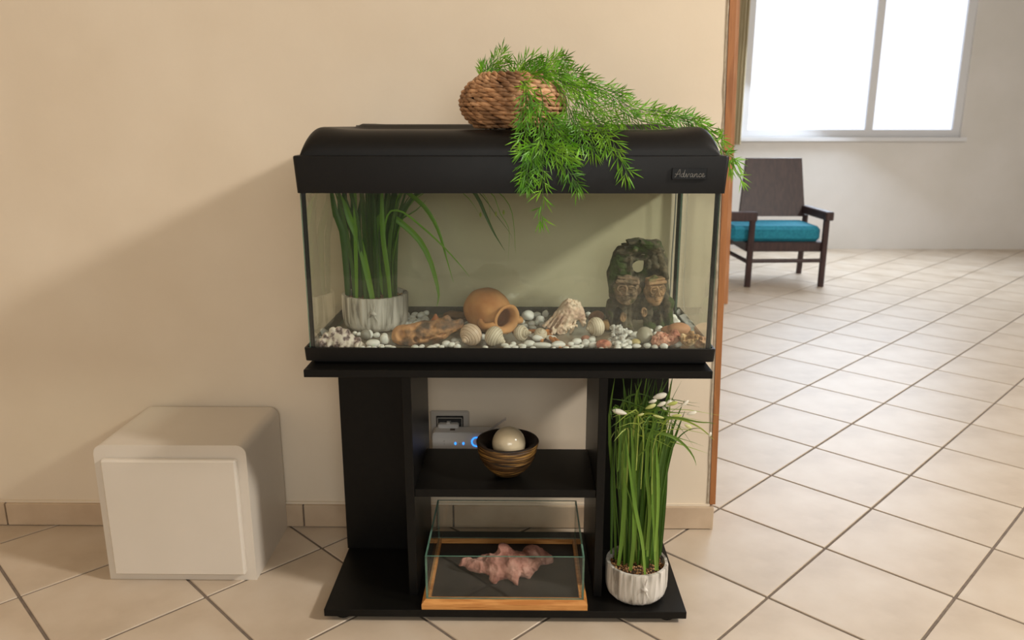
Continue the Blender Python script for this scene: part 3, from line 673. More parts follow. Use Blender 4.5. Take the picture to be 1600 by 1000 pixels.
GR = [('white pebbles heaped behind the driftwood', 'smooth white pebble in the heap between the grey pot and the orange cone', B_([(320,470,46,0),(350,505,36,0),(305,550,44,0),(405,515,46,0),(400,560,42,0),(440,470,52,36),(490,565,50,0),(520,490,52,0),(598,442,44,0),(445,600,46,0),(370,600,40,0),(560,500,36,0),(520,600,40,0),(285,500,36,0)])),
 ('white pebbles below the grey pot', 'smooth white pebble in front of the grey bark pot near the mottled shell', A_([(215,640,55,0),(420,612,42,0),(100,715,42,0),(30,790,42,0),(585,645,36,0),(800,655,48,62),(895,668,52,40),(1010,725,72,86),(850,785,100,62),(640,655,36,0),(1060,830,66,22),(940,820,60,20)])),
 ('white pebbles along the front glass under the driftwood', 'smooth white pebble between the driftwood and the two ringed snail shells', B_([(1000,840,58,40),(885,885,62,46),(965,895,54,42),(540,915,40,26),(745,910,54,30),(680,925,60,24),(1400,790,55,0),(820,925,44,30),(1040,885,40,36)])),
 ('white pebbles right of the clay jar', 'smooth white pebble beside the mouth of the clay jar', Cc([(955,580,48,40),(1098,598,55,42),(1172,480,58,42),(1292,462,46,52),(1222,545,62,60),(1175,580,42,40),(1000,630,48,34),(1110,655,56,30),(1250,610,46,0),(1010,690,40,30)])),
 ('white pebbles at the front glass below the starfish', 'smooth white pebble at the front glass below the orange starfish', Cc([(1190,800,95,48),(1060,880,88,48),(960,912,66,30),(820,915,54,30),(720,905,60,34),(440,935,40,26),(1255,905,140,40),(1120,770,70,30)])+Dd([(470,895,110,52),(380,800,80,42)])),
 ('white pebbles between starfish and white coral', 'smooth white pebble between the starfish and the white coral', Dd([(742,855,72,55),(655,890,46,40),(720,925,66,26),(868,885,62,46),(955,830,58,46),(958,900,56,44),(1210,845,34,36),(900,470,44,34),(800,915,40,30),(1010,890,36,0)])),
 ('white pebbles in front of the stone ruin', 'smooth white pebble at the foot of the mossy ruin', Ee([(215,735,52,44),(300,755,78,46),(370,712,40,34),(512,705,46,38),(640,690,62,64),(660,755,58,46),(258,812,68,30),(312,915,66,34),(215,870,44,40),(585,750,40,36),(780,745,90,38),(450,730,46,0),(150,760,40,0)])),
 ('white pebbles in the right back corner', 'smooth white pebble in the back corner right of the mossy ruin', Ee([(905,440,28,50),(915,515,58,48),(868,580,66,40),(972,582,44,40),(915,605,56,30),(845,505,36,0),(1010,640,40,0),(860,540,40,0)]))]
for grp, lab, L in GR:
    for (x, y, rx, rz) in L: pebble(x, y, rx, rz, lab, grp)
# loose filler pebbles lying lower, in patches the photo shows covered
for (x0, x1, y0, y1, n, grp, lab) in ((505, 620, 532, 551, 16, GR[1][0], GR[1][1]), (640, 720, 541, 551, 9, GR[2][0], GR[2][1]), (790, 905, 537, 552, 16, GR[4][0], GR[4][1]), (905, 990, 528, 552, 14, GR[5][0], GR[5][1]), (960, 1060, 520, 545, 16, GR[6][0], GR[6][1]), (1050, 1100, 498, 524, 10, GR[7][0], GR[7][1]), (632, 668, 492, 508, 8, GR[0][0], GR[0][1])):
    c = 0
    for _ in range(n*12):
        if c >= n: break
        x, y, r = random.uniform(x0, x1), random.uniform(y0, y1), random.uniform(4, 6.5)
        p = aZ(x, y, PZ+.004)
        if p.y < 1.503 or p.y > 1.82 or any((p.x-a)**2+(p.y-b)**2 < (rr+r*.0009)**2 for a, b, rr in placed): continue
        pebble(x, y, r, r*.75, lab, grp); c += 1
byg = {}
for o in COL.objects:
    if o.name.startswith('pebble') and o.get('group'): byg.setdefault(o['group'], []).append(o)
for gname, L in byg.items():
    px_ = {o: proj_x(*o.location) for o in L}; base_ = L[0]['label'].replace('smooth white pebble', '', 1).strip(); left = set(L)
    for word, key in (('leftmost', lambda o: px_[o]), ('rightmost', lambda o: -px_[o]), ('largest', lambda o: -o.scale.x*o.scale.z), ('rearmost', lambda o: -o.location.y), ('frontmost', lambda o: o.location.y)):
        o = min(left, key=key); left.discard(o); o['label'] = '%s of the white pebbles %s' % (word, base_); del o['group']
    for o in left: o['label'] = 'inner white pebble ' + base_
tag(pebble(1040/9.09+710, 440+490/9.09, 10, 8, me=None), 'large pinkish white flat stone right of the clay jar mouth', 'stone')
o = pebble(993, 534.5, 8, 5.2, 'pale yellow oval pebble beside the white coral'); o.data = o.data.copy(); o.data.materials[0] = M['yellow']
for (x, y, rx, rz, lab, m, nm, Y) in ((1049, 514, 16, 8.5, 'tan oval stone just in front of the right side of the ruin', 'tan_stone', 'stone', 1.645), (1074, 516, 18, 11.5, 'larger tan stone against the right tank glass', 'tan_stone', 'stone', 1.635), (1007, 529, 13, 13.5, 'grey ridged clam shell standing between white coral and pink pumice', 'clam', 'clam_shell', 1.585),
                               (948, 512, 10, 9.5, 'ochre knobbly rock at the left foot of the ruin', 'ochre', 'rock', 1.69), (915, 528, 7, 5, 'small red brown stone below the white ringed shell', 'redrock', 'stone', 1.60), (571, 527, 8, 8, 'black spotted shell fragment in front of the grey pot', 'spotted', 'shell_fragment', 1.61)):
    o = pebble(x, y, rx, rz, lab, None, name=nm, Y=Y, cat='shell' if 'shell' in nm else 'stone', rot=0); o.data = o.data.copy(); o.data.name = nm; o.data.materials[0] = M[m]

# sculpted pieces ------------------------------------------------------------
def lump(name, m, lab, cat, px, py, rx, ry, Y, depth, namp, nsc, extra=None, h=.0014, rot=0, k=.003):
    c = aY(px, py, Y); q = ppm(Y, c.z); c.z = max(c.z, PZ+ry*q*.9)
    s = SDF((c.x-rx*q*1.5, c.y-depth*1.6, PZ-.002), (c.x+rx*q*1.5, c.y+depth*1.6, c.z+ry*q*1.7), h)
    s.u(s.ell(c, (rx*q, depth, ry*q), (0, rot, 0)), k)
    if extra: extra(s, c, q)
    s.noise(namp, nsc, 3); s.floor(PZ+.0003)
    return tag(sculpt(s, name, M[m]), lab, cat)
# driftwood
def dw(s, c, q):
    at = lambda x, y, dy=0: aY(x, y, 1.575+dy)
    s.D[:] = 1
    s.u(s.cap(at(628, 524), at(660, 519), .0215, .021)); s.u(s.cap(at(660, 519), at(690, 514), .021, .020), .006)
    s.u(s.cap(at(690, 515), at(717, 506), .019, .010), .006); s.u(s.cap(at(688, 508), at(698, 499), .012, .009), .006); s.u(s.ell(at(640, 532), (.025, .02, .013)), .005)
    for (x, y, r, rz) in ((626, 524, .011, .014), (675, 511, .006, .006), (649, 532, .0065, .007), (701, 506, .013, .006), (646, 513, .009, .006), (717, 510, .004, .006), (668, 529, .016, .003), (690, 524, .012, .004)):
        s.sub(s.ell(at(x, y, -.022), (r, .010, rz), (0, -15, 0)), .003)
lump('driftwood', 'drift', 'weathered orange brown driftwood with dark pits at the front glass', 'driftwood', 668, 521, 62, 26, 1.575, .034, .0035, 60, dw)
def cone(s, c, q):
    s.D[:] = 1; b = Vector((c.x, c.y, PZ))
    s.u(s.cap(b+Vector((0, 0, .004)), b+Vector((.001, 0, .0345)), .025, .003), .004)
lump('cone_shell', 'orange_stone', 'orange cone shaped stone with a grass tip touching it', 'stone', 680, 490, 19, 17, 1.69, .024, .0015, 50, cone)
lump('bark_piece', 'bark', 'dark brown bark piece lying behind driftwood and clay jar', 'bark', 713, 495, 21, 9, 1.735, .016, .004, 70, None, rot=8)
lump('rock', 'brown_rock', 'reddish brown rock left of the ruin behind ringed shell', 'rock', 932, 496, 13, 10.5, 1.745, .016, .004, 55)
lump('rock', 'redrock', 'salmon pink rock at the front glass left of white coral', 'rock', 944, 538, 12, 8, 1.535, .012, .004, 90, h=.0011)
def crl(s, c, q):
    s.D[:] = 1
    for i in range(46):
        a, b = random.uniform(955, 981), random.uniform(509, 541); s.u(s.ell(aY(a, b, 1.58+random.uniform(-.014, .012)), random.uniform(.0026, .0048)), .001)
    for (x, y) in ((970, 529), (962, 534), (975, 536), (968, 518)): s.u(s.ell(aY(x, y, 1.58), .009), .002)
    for (x, y, r) in ((969, 530, .004), (963, 536, .0035), (975, 519, .002), (962, 515, .002), (976, 538, .003)): s.sub(s.ell(aY(x, y, 1.566), (r, .010, r)), .001)
lump('coral', 'whitecoral', 'knobbly white coral chunk with a dark hole at the front glass', 'coral', 968, 525, 17, 19, 1.58, .024, .0042, 190, crl, h=.001)
def pum(s, c, q):
    for i in range(10): s.u(s.ell(aY(random.uniform(1022, 1055), random.uniform(522, 540), 1.56), random.uniform(.005, .010)), .003)
    s.u(s.ell(aY(1054, 523, 1.56), (.010, .012, .012)), .004)
    for i in range(26): s.sub(s.ell(aY(random.uniform(1018, 1060), random.uniform(520, 541), 1.543+random.uniform(-.003, .003)), random.uniform(.0012, .0022)), .001)
lump('rock', 'pumice', 'pink porous rock at front glass in the right tank corner', 'rock', 1038, 532, 22, 10, 1.56, .018, .004, 110, pum, h=.001, rot=-12)
def tco(cx, cy, n, sp):
    def f(s, c, q):
        s.D[:] = 1; s.u(s.ell(aY(cx, cy, 1.545), (.018, .014, .012)), .003); random.seed(int(cx))
        for i in range(n):
            a = random.uniform(0, 6.28); r = random.uniform(.4, 1); p = aY(cx+sp*r*math.cos(a), cy-3+sp*.6*r*math.sin(a), 1.545+random.uniform(-.016, .006))
            s.u(s.cap(aY(cx, cy, 1.545), p, .006, .0032), .002)
        for i in range(9): s.sub(s.ell(aY(cx+random.uniform(-14, 14), cy+random.uniform(-8, 8), 1.531), (.0028, .006, .0035)), .001)
    return f
lump('coral', 'tancoral', 'knobbly tan coral with dark pits beside the pink porous rock', 'coral', 1076, 531, 19, 15, 1.545, .022, .003, 120, tco(1076, 531, 22, 17), h=.0011)
lump('coral', 'palecoral', 'pale peach branching coral in the front right tank corner', 'coral', 1097, 535, 13, 12, 1.545, .018, .003, 130, tco(1097, 535, 14, 11), h=.0011)
random.seed(21)
def mur(s, c, q):
    at = lambda x, y, d=0: aY(x, y, 1.555+d); s.D[:] = 1
    s.u(s.cap(at(505, 538), at(535, 530), .012, .021), .004); s.u(s.cap(at(535, 530), at(569, 543), .021, .007), .006); s.u(s.ell(at(522, 521), (.012, .014, .010)), .006)
    for i in range(6):
        x = 503+i*10+random.uniform(-2, 2); s.u(s.cap(at(x+6, 522+abs(i-2)*3, -.004), at(x-2+i, 541, -.020), .0062, .0035), .006)
    for (x, y) in ((510, 524), (520, 516), (530, 515), (541, 519), (500, 534)): s.u(s.ell(at(x, y, -.006), .007), .003)
    s.sub(s.ell(at(544, 531, -.028), (.009, .008, .009)), .002)
lump('murex_shell', 'murex', 'mottled purple and white ridged sea shell in the front left tank corner', 'shell', 533, 529, 42, 18, 1.555, .032, .002, 90, mur, h=.0012)
def con(s, c, q):
    at = lambda x, y, d=0: aY(x, y, 1.68+d); s.D[:] = 1
    ap = at(899, 478, .0); tip = at(858, 516, -.012)
    s.u(s.cap(at(890, 487), at(864, 513), .026, .013), .004); s.u(s.ell(at(896, 482), (.024, .024, .018), (0, 35, 0)), .006)
    s.u(s.cap(at(893, 488, -.010), at(877, 517, -.022), .015, .010), .005)
    for i in range(7):                          # long ribs running down from the shoulder
        a = i/6; s.u(s.cap(at(880+a*26, 473+abs(a-.45)*14, -.012-.012*math.sin(a*3)), at(850+a*42, 510+a*10, -.014-.014*math.sin(a*3)), .0042, .0028), .003)
    for i in range(9):                          # shoulder knobs
        a = i/8; s.u(s.cap(at(884+a*24, 474+a*a*24, -.012), at(888+a*27, 468+a*a*30, -.016), .005, .002), .003)
    for i in range(10):                         # frilled lip
        a = i/9; s.u(s.cap(at(866+a*34, 515-a*6, -.026), at(862+a*40, 522-a*11, -.031), .0036, .0018), .003)
    s.u(s.cap(at(908, 488, -.004), at(912, 507, -.012), .008, .006), .004); s.sub(s.ell(at(903, 503, -.026), (.008, .012, .007)), .002)
lump('conch_shell', 'conch', 'large pinkish ribbed conch shell in the middle of the tank', 'shell', 882, 497, 42, 30, 1.68, .045, .0036, 120, con, h=.0013)

# ringed snail shells --------------------------------------------------------
def snail(px, py, rpx, Y, ax, lab, m='snail', spire=.5):
    c = aY(px, py, Y); k = ppm(Y, c.z); Rr = rpx*k
    axis = Vector(ax).normalized(); mtx = axis.to_track_quat('Z', 'Y').to_matrix(); mb = MB(); uv = []; n = 56; na = 32
    def prof(t):                    # apex at t=0 ; body whorl, then rounded base
        if t < .4:
            u = t/.4; r = .06+.50*u**1.1+.05*abs(math.sin(u*3*math.pi)); z = .62+spire*(1-u)
        else:
            u = (t-.4)/.6; a = math.radians(38)+u*math.radians(128); r = .98*math.sin(a)**.9*(1 if u < .9 else 1); z = .80*math.cos(a)
        return max(.003, r), z
    r0 = prof(.4001)[0]
    rings = []
    for i in range(n+1):
        t = i/n; ring = []
        for j in range(na):
            a = 2*math.pi*j/na; tt = min(1, max(0, t+.028*(a/math.pi-1)*math.sin(math.pi*t))); r, z = prof(tt)
            r *= 1+.010*math.sin(tt*60)
            ring.append(Vector((r*math.cos(a), r*math.sin(a), z-.1))); uv.append((a*.1, tt*3))
        rings.append(ring)
    for ring in rings: mb.v += [tuple(mtx @ (p*Rr)+c) for p in ring]
    for i in range(n):
        for j in range(na): j2 = (j+1) % na; mb.f.append((i*na+j, (i+1)*na+j, (i+1)*na+j2, i*na+j2)); mb.m.append(0)
    mb.f.append(tuple(range(na))); mb.m.append(0); mb.f.append(tuple(n*na+j for j in range(na))[::-1]); mb.m.append(0)
    lo = min(v[2] for v in mb.v); dz = PZ+.0006-lo
    mb.v = [(x, y, z+dz) for x, y, z in mb.v]
    o = build(mb, 'snail_shell', M[m], loc=(c.x, c.y, PZ), smooth=True, angle=None, uv=uv)
    # lip of the opening low on the back side
    return tag(o, lab, 'shell')
snail(735, 532, 18.5, 1.56, (-.55, -.75, -.35), 'pinkish ringed snail shell at front glass right of driftwood', 'snail2')
snail(773, 533, 16.5, 1.56, (.85, -.35, -.40), 'cream ringed snail shell with its spire to the right below the jar', spire=.65)
snail(815, 525, 13, 1.60, (.75, -.62, .18), 'small coiled cream snail shell showing its spire below the jar mouth', spire=1.0)
snail(930, 516, 15.5, 1.64, (-.92, -.38, -.12), 'white ringed snail shell below the reddish brown rock')
snail(845, 514.5, 10.5, 1.61, (.2, -.5, .8), 'tiny whitish knobbed snail shell sitting beside the orange starfish arms', spire=.4)
# starfish with long thin arms
sfc = aZ(850, 522, PZ+.0035)
mb = MB()
for (a, b) in ((800, 517), (879, 546), (888, 543), (868, 516), (846, 534)):
    e = aZ(a, b, PZ+.0035); e.y = max(1.499, e.y)
    pts = [sfc.lerp(e, t/6)+Vector((0, 0, .002*math.sin(t)+.0035*(1-t/6))) for t in range(7)]
    mb.tube(pts, [.0052*(1-.45*t/6) for t in range(7)], 8)
mb.lathe([(.0001, -.004), (.008, -.002), (.0085, .002), (.0001, .0065)], sfc, 14)
tag(build(mb, 'starfish', M['starfish'], loc=(sfc.x, sfc.y, PZ), smooth=True), 'orange starfish with long thin arms in front of the conch', 'starfish')

# clay jar -------------------------------------------------------------------
JY = 1.675
jc = aY(762, 487, JY); q = ppm(JY, jc.z); jc.z = PZ+.0495
ax = Vector((.60, -.76, -.10)).normalized()
am = ax.to_track_quat('Z', 'Y').to_matrix()
jar = empty('clay_jar', (jc.x, jc.y, PZ)); tag(jar, 'small terracotta jar with two handles lying on its side', 'jar')
prof = [(.0001, -.055), (.014, -.054), (.028, -.048), (.040, -.036), (.0475, -.018), (.0495, .0), (.047, .018), (.040, .034), (.031, .046), (.0255, .052), (.0245, .057), (.027, .063), (.032, .068), (.0335, .071), (.031, .073), (.025, .070), (.0215, .064), (.020, .056), (.024, .048), (.034, .030), (.040, .012), (.040, -.01), (.030, -.036), (.0001, -.048)]
mb = MB().lathe([(a*1.0, b) for a, b in prof], jc, 48, mtx=am, warp=lambda a, z: 1+.012*math.sin(3*a+z*60)+.008*math.sin(7*a))
build(mb, 'body', M['terracotta'], jar, smooth=True, angle=None)
side = ax.cross(Vector((0, 0, 1))).normalized(); upv = side.cross(ax).normalized()
for sgn in (-1, 1):
    dd = (side*sgn*.97-upv*.25).normalized()
    pts = [jc+ax*.066+dd*.028, jc+ax*.064+dd*.042, jc+ax*.054+dd*.050, jc+ax*.042+dd*.048, jc+ax*.030+dd*.040]
    pp = crom(pts, 12); build(MB().tube(pp, [.0075]*13, 10), 'handle', M['terracotta'], jar, smooth=True, angle=None)

# stone ruin -----------------------------------------------------------------
RY = 1.705
def rp(x, y, d=0): return aY(920+x/6.253, 360+y/6.25, RY+d)
U6 = .00138/6.25*1.0
def rr(v): return v*U6
ruin = empty('stone_ruin', (rp(490, 950).x, RY, PZ)); tag(ruin, 'mossy stone ruin ornament with two carved faces and a hole on top', 'ornament')
lo = rp(130, 980); hi = rp(850, 60)
s = SDF((lo.x-.006, RY-.055, PZ-.002), (hi.x+.006, RY+.05, hi.z+.006), .0013)
s.u(s.box((rp(270, 800).x, RY+.005, PZ+.030), (.020, .034, .034), .008))                        # left buttress
for a, b, ra, rb in (((300,700),(270,430),.020,.021), ((270,430),(330,240),.021,.021), ((330,240),(480,150),.020,.016), ((480,150),(640,170),.016,.017), ((640,170),(700,300),.018,.016), ((700,300),(720,560),.013,.013), ((720,560),(740,760),.013,.014)):
    s.u(s.cap(rp(*a, .004), rp(*b, .004), ra, rb), .006)
s.u(s.box(rp(480, 690, .012), (.042, .020, .040), .01), .006)                                    # mass behind the faces
s.u(s.cap(rp(330, 300), rp(330, 420), .020), .006); s.u(s.box(rp(480, 390, .010), (.042, .018, .034), .008), .006)
for i, (x, y, w, ro) in enumerate(((560, 112, .017, 12), (600, 140, .019, 13), (630, 172, .0195, 13), (430, 108, .013, -6), (385, 140, .013, -16))):
    s.u(s.box(rp(x, y, -.006+.004*i), (w, .024, .0034), .0012, (0, ro, 0)), .0006)              # slabs on the top
s.u(s.ell(rp(455, 185, -.022), (.0075, .010, .0065)), .002)
for x0, y0, x1, y1, r in ((590,300,590,350,.006), (640,270,660,350,.007), (700,250,730,350,.009), (720,350,755,450,.0075), (750,450,745,560,.006)): s.u(s.cap(rp(x0, y0, -.016), rp(x1, y1, -.018), r), .003)
s.u(s.cap(rp(410, 280, -.016), rp(405, 450, -.018), .006), .003)
for i in range(4):                                                                             # courses on the left shoulder
    s.sub(s.box(rp(320-i*18, 250+i*60, -.022), (.020, .008, .0009), .0005, (0, 8, 0)), .001)
# lower piers, arm, swags
for x0, y0, x1, y1, r, r2 in ((400,740,400,960,.008,.009), (560,700,600,960,.012,.013), (770,700,790,930,.009,.010), (700,800,715,930,.006,.006), (600,930,560,780,.010,.008), (340,820,350,930,.007,.008), (740,640,800,720,.010,.010)): s.u(s.cap(rp(x0, y0, -.018), rp(x1, y1, -.020), r, r2), .003)
s.u(s.cap(rp(560, 800, -.022), rp(680, 850, -.026), .008, .004), .003)
s.u(s.box((rp(690, 900).x, RY+.014, PZ+.02), (.024, .02, .022), .006), .004)
s.sub(s.ell(rp(285, 850, -.028), (.0105, .056, .024)), .0015); s.sub(s.ell(rp(655, 860, -.028), (.0095, .052, .015)), .0015); s.sub(s.ell(rp(470, 920, -.035), (.009, .040, .014)), .0015)
s.sub(s.cap(rp(480, 350, -.07), rp(480, 350, .07), .0132), .002); s.sub(s.ell(rp(515, 325, 0), (.009, .06, .008)), .003); s.sub(s.ell(rp(490, 420, -.034), (.0135, .030, .013)), .002)
s.sub(s.box(rp(490, 425, -.03), (.0125, .018, .013), .004), .002)
s.sub(s.box(rp(508, 580, -.036), (.0036, .026, .026), .002, (0, 8, 0)), .001)
s.noise(.0036, 85, 3).floor(PZ+.0003)
sculpt(s, 'arch', M['ruin'], ruin)
def face(cx, cy, w, hgt, tilt, fm, name, yaw, crisp):
    c = rp(cx, cy, -.029); s = SDF((c.x-w*1.5, c.y-.03, c.z-hgt*1.45), (c.x+w*1.5, c.y+.03, c.z+hgt*1.45), .00095)
    mx = Euler((0, R(tilt), R(yaw))).to_matrix()
    P = lambda x, y, z: c+mx @ Vector((x*w, y*.02, z*hgt))
    rot = (0, tilt, yaw)
    s.u(s.ell(P(0, .1, 0), (w, .019, hgt), rot))
    s.u(s.ell(P(0, -.35, -.72), (w*.42, .009, hgt*.24), rot), .004)               # chin
    s.u(s.box(P(0, -.30, .62), (w*.92, .015, hgt*.10), .003, rot), .0015)          # head band
    s.u(s.box(P(0, -.16, .80), (w*.86, .012, hgt*.08), .003, rot), .0015)
    for k in (-1, 1):
        s.sub(s.ell(P(k*.40, -1.00, .22), (w*.26, .006, hgt*.11), rot), .0015)    # sockets
        s.u(s.ell(P(k*.40, -.80, .21), (w*.16, .0045, hgt*.06), rot), .001)        # eyeballs
        s.u(s.cap(P(k*.12, -1.02, .36), P(k*.68, -.74, .40), .0017, .0013), .0014)   # brows
        s.u(s.ell(P(k*.50, -.66, -.14), (w*.24, .006, hgt*.15), rot), .003)        # cheeks
        s.u(s.ell(P(k*.15, -1.08, -.17), (w*.11, .0034, hgt*.065), rot), .0013)    # nostrils
        s.u(s.tor(P(k*.46, -.93, .15), w*.27, .0009, rot, hgt/w*.8), .0008)
        s.u(s.ell(P(k*.98, .1, .05), (w*.14, .008, hgt*.22), rot), .002)           # ears
    s.u(s.cap(P(0, -.92, .30), P(0, -1.28, -.14), .0020, .0030), .002)             # nose
    s.u(s.cap(P(-.28, -.90, -.38), P(.28, -.90, -.38), .0016), .001); s.u(s.cap(P(-.24, -.88, -.50), P(.24, -.88, -.50), .0018), .001)
    s.sub(s.cap(P(-.32, -1.04, -.435), P(.32, -1.04, -.435), .0009), .0006)
    s.noise(crisp, 140, 2); sculpt(s, name, fm, ruin)
face(370, 582, .0275, .034, 4, M['ruinface'], 'carved_face', -8, .0026)
face(645, 590, .0225, .0345, -4, M['ruintan'], 'carved_face', 12, .0012)
for (cx, cy, r, sq, ro) in ((540, 800, .0055, 1.55, -8), (335, 850, .0052, 1.5, 10)):
    c = rp(cx, cy, -.036); s = SDF((c.x-.014, c.y-.012, c.z-.016), (c.x+.014, c.y+.016, c.z+.016), .0009)
    s.u(s.tor(c, r, .0018, (0, ro, 0), sq)); s.u(s.cap(c-Vector((0, 0, .004)), c+Vector((.001, 0, .005)), .0022, .0012), .001); s.u(s.ell(c+Vector((0, .006, 0)), (.006, .006, .010)), .002); s.noise(.0012, 200, 2)
    sculpt(s, 'carved_scroll', M['ruintan'], ruin)
# thin cable behind the ruin
mb = MB(); mb.tube(crom([aY(1057, 285, 1.82), aY(1055, 330, 1.822), aY(1050, 400, 1.822), aY(1047.5, 450, 1.822), aY(1044, 487, 1.815)], 14), .0014, 6)
tag(build(mb, 'cable', mat('grey_cable', (112,118,116), .5), loc=aY(1047, 487, 1.815), smooth=True), 'thin grey cable hanging at the back glass behind the ruin', 'cable')

# ================================================================== BASKET AND TRAILING PLANT ON THE HOOD
BC = Vector((aY(802, 160, 1.612).x, 1.612, 0)); BZ0 = hood_z(BC.x, 1.612)+.0005
bk = empty('wicker_basket', (BC.x, BC.y, BZ0)); tag(bk, 'round brown woven seagrass basket on the aquarium hood', 'basket')
BH = .103
def brad(t): return .064+.0355*math.sin(max(0, min(1, t*1.02))*math.pi)**.62
def bpt(a, t, d=0):
    r = brad(t)+d; return Vector((BC.x+r*math.cos(a), BC.y+r*math.sin(a), BZ0+.004+(BH-.008)*t))
mb = MB(); mb.lathe([(.0001, .001)]+[(brad(t/12)-.007, .003+(BH-.010)*t/12) for t in range(13)]+[(.060, BH-.012), (.0001, BH-.035)], (BC.x, BC.y, BZ0), 40)
build(mb, 'inner_wall', M['wickerin'], bk, smooth=True)
rows, nseg = 12, 28; back = MB(); cnt = 0
for r_ in range(rows):
    t = (r_+.3)/(rows-.3)
    for k in range(nseg):
        a = 2*math.pi*(k+.5*(r_ % 2))/nseg+random.uniform(-.03, .03); da = 2*math.pi/nseg*random.uniform(.85, 1.2); tl = .040+random.uniform(-.025, .022); j_ = random.uniform(-.0012, .0018)
        pts = [bpt(a-da, t+tl, -.0015), bpt(a-da*.45, t+tl*.55, .003+j_), bpt(a, t, .0046+j_), bpt(a+da*.45, t-tl*.55, .003+j_), bpt(a+da, t-tl, -.0015)]
        rs = [.0012, .0036, .0043+random.uniform(-.0007, .0006), .0036, .0012]
        m = MB().tube(pts, rs, 6)
        if math.sin(a) < .12: build(m, 'woven_strand', M['wicker'], bk, smooth=True, angle=None); cnt += 1
        else: back.add(m.v, m.f)
build(back, 'woven_strands', M['wicker'], bk, smooth=True, angle=None, kind='stuff')
# rim coil strands
for k in range(26):
    a = 2*math.pi*k/26; pts = [bpt(a-.16, .99, -.006), bpt(a-.05, 1.06, -.004), bpt(a+.10, 1.02, .002), bpt(a+.2, .95, .002)]
    build(MB().tube(crom(pts, 5), [.002, .0042, .0046, .0044, .0036, .002], 6), 'rim_strand', M['wicker'], bk, smooth=True, angle=None)

pl = empty('trailing_plant', (BC.x, BC.y, BZ0+.055)); tag(pl, 'feathery bright green trailing plant spilling from the basket over the hood', 'plant')
def needle(mb, p, d, ln, wd, curl):
    n = Vector((random.uniform(-.5, .5), -1, random.uniform(-.4, .5))).normalized(); W = d.cross(n)
    if W.length < .2: W = d.cross(Vector((0, .3, 1)))
    W.normalize(); b = p+d*ln*.5+curl*ln*.10; e = p+d*ln+curl*ln*.34
    w2 = W*wd*.5
    mb.add([p-w2*.5, p+w2*.5, b+w2, b-w2, e], [(0,1,2,3), (3,2,4)])
def frond(pts, nb, bl, nl=.0235, wd=.0023, t0=.1, n=4, stem=.0011):
    n_s = max(10, nb); P = crom(pts, n_s*2); mb = MB(); sm = MB().tube(P, [stem*(1-.6*i/(n_s*2)) for i in range(n_s*2+1)], 5)
    down = Vector((0, -.1, -.35))
    for b in range(nb):
        t = t0+(1-t0)*(b+random.uniform(-.2, .2))/nb; t = max(0, min(.99, t)); f = t*n_s*2; i = int(f); p = P[i].lerp(P[min(i+1, n_s*2)], f-i)
        T = (P[min(i+2, n_s*2)]-P[max(i-1, 0)]).normalized()
        sd = T.cross(Vector((random.uniform(-.25, .25), -1, .15))).normalized()*(1 if b % 2 else -1)
        out = Vector((0, -1, 0))*random.uniform(-.55, .55)
        d = (T*random.uniform(.75, 1.15)+sd*random.uniform(.45, .85)+out).normalized(); L_ = bl*random.uniform(.7, 1.15)*(1-.35*t)
        q = p+d*L_+down*L_*.25; sm.tube([p, p.lerp(q, .5)+Vector((0, 0, L_*.05)), q], [.0007, .0006, .0004], 4)
        for k in range(n):
            u = .25+.75*k/(n-1); pp = p.lerp(q, u); s2 = d.cross(Vector((random.uniform(-.6, .6), -1, 0))).normalized()*(1 if k % 2 else -1)
            dd = (d*1.0+s2*(random.uniform(.3, .75) if k < n-1 else .08)+Vector((0, -1, 0))*random.uniform(-.35, .35)).normalized()
            needle(mb, pp, dd, nl*random.uniform(.75, 1.15), wd, down+Vector((random.uniform(-.4, .4), 0, random.uniform(-.2, .4))))
    for k in range(5):
        T = (P[-1]-P[-3]).normalized(); dd = (T+Vector((random.uniform(-.6, .6), random.uniform(-.4, .4), random.uniform(-.4, .4)))).normalized()
        needle(mb, P[-1], dd, nl, wd, down)
    fr = build(mb, 'frond', M['frond'], pl); build(sm, 'stem', M['frondstem'], fr)
def fx(L):
    out = []
    for x, y, Y in L:
        if 735 < x < 872 and 132 < y < 205 and Y < 1.56: Y = min(Y, 1.5-.012*random.random())
        out.append(aY(x, y, Y))
    return out
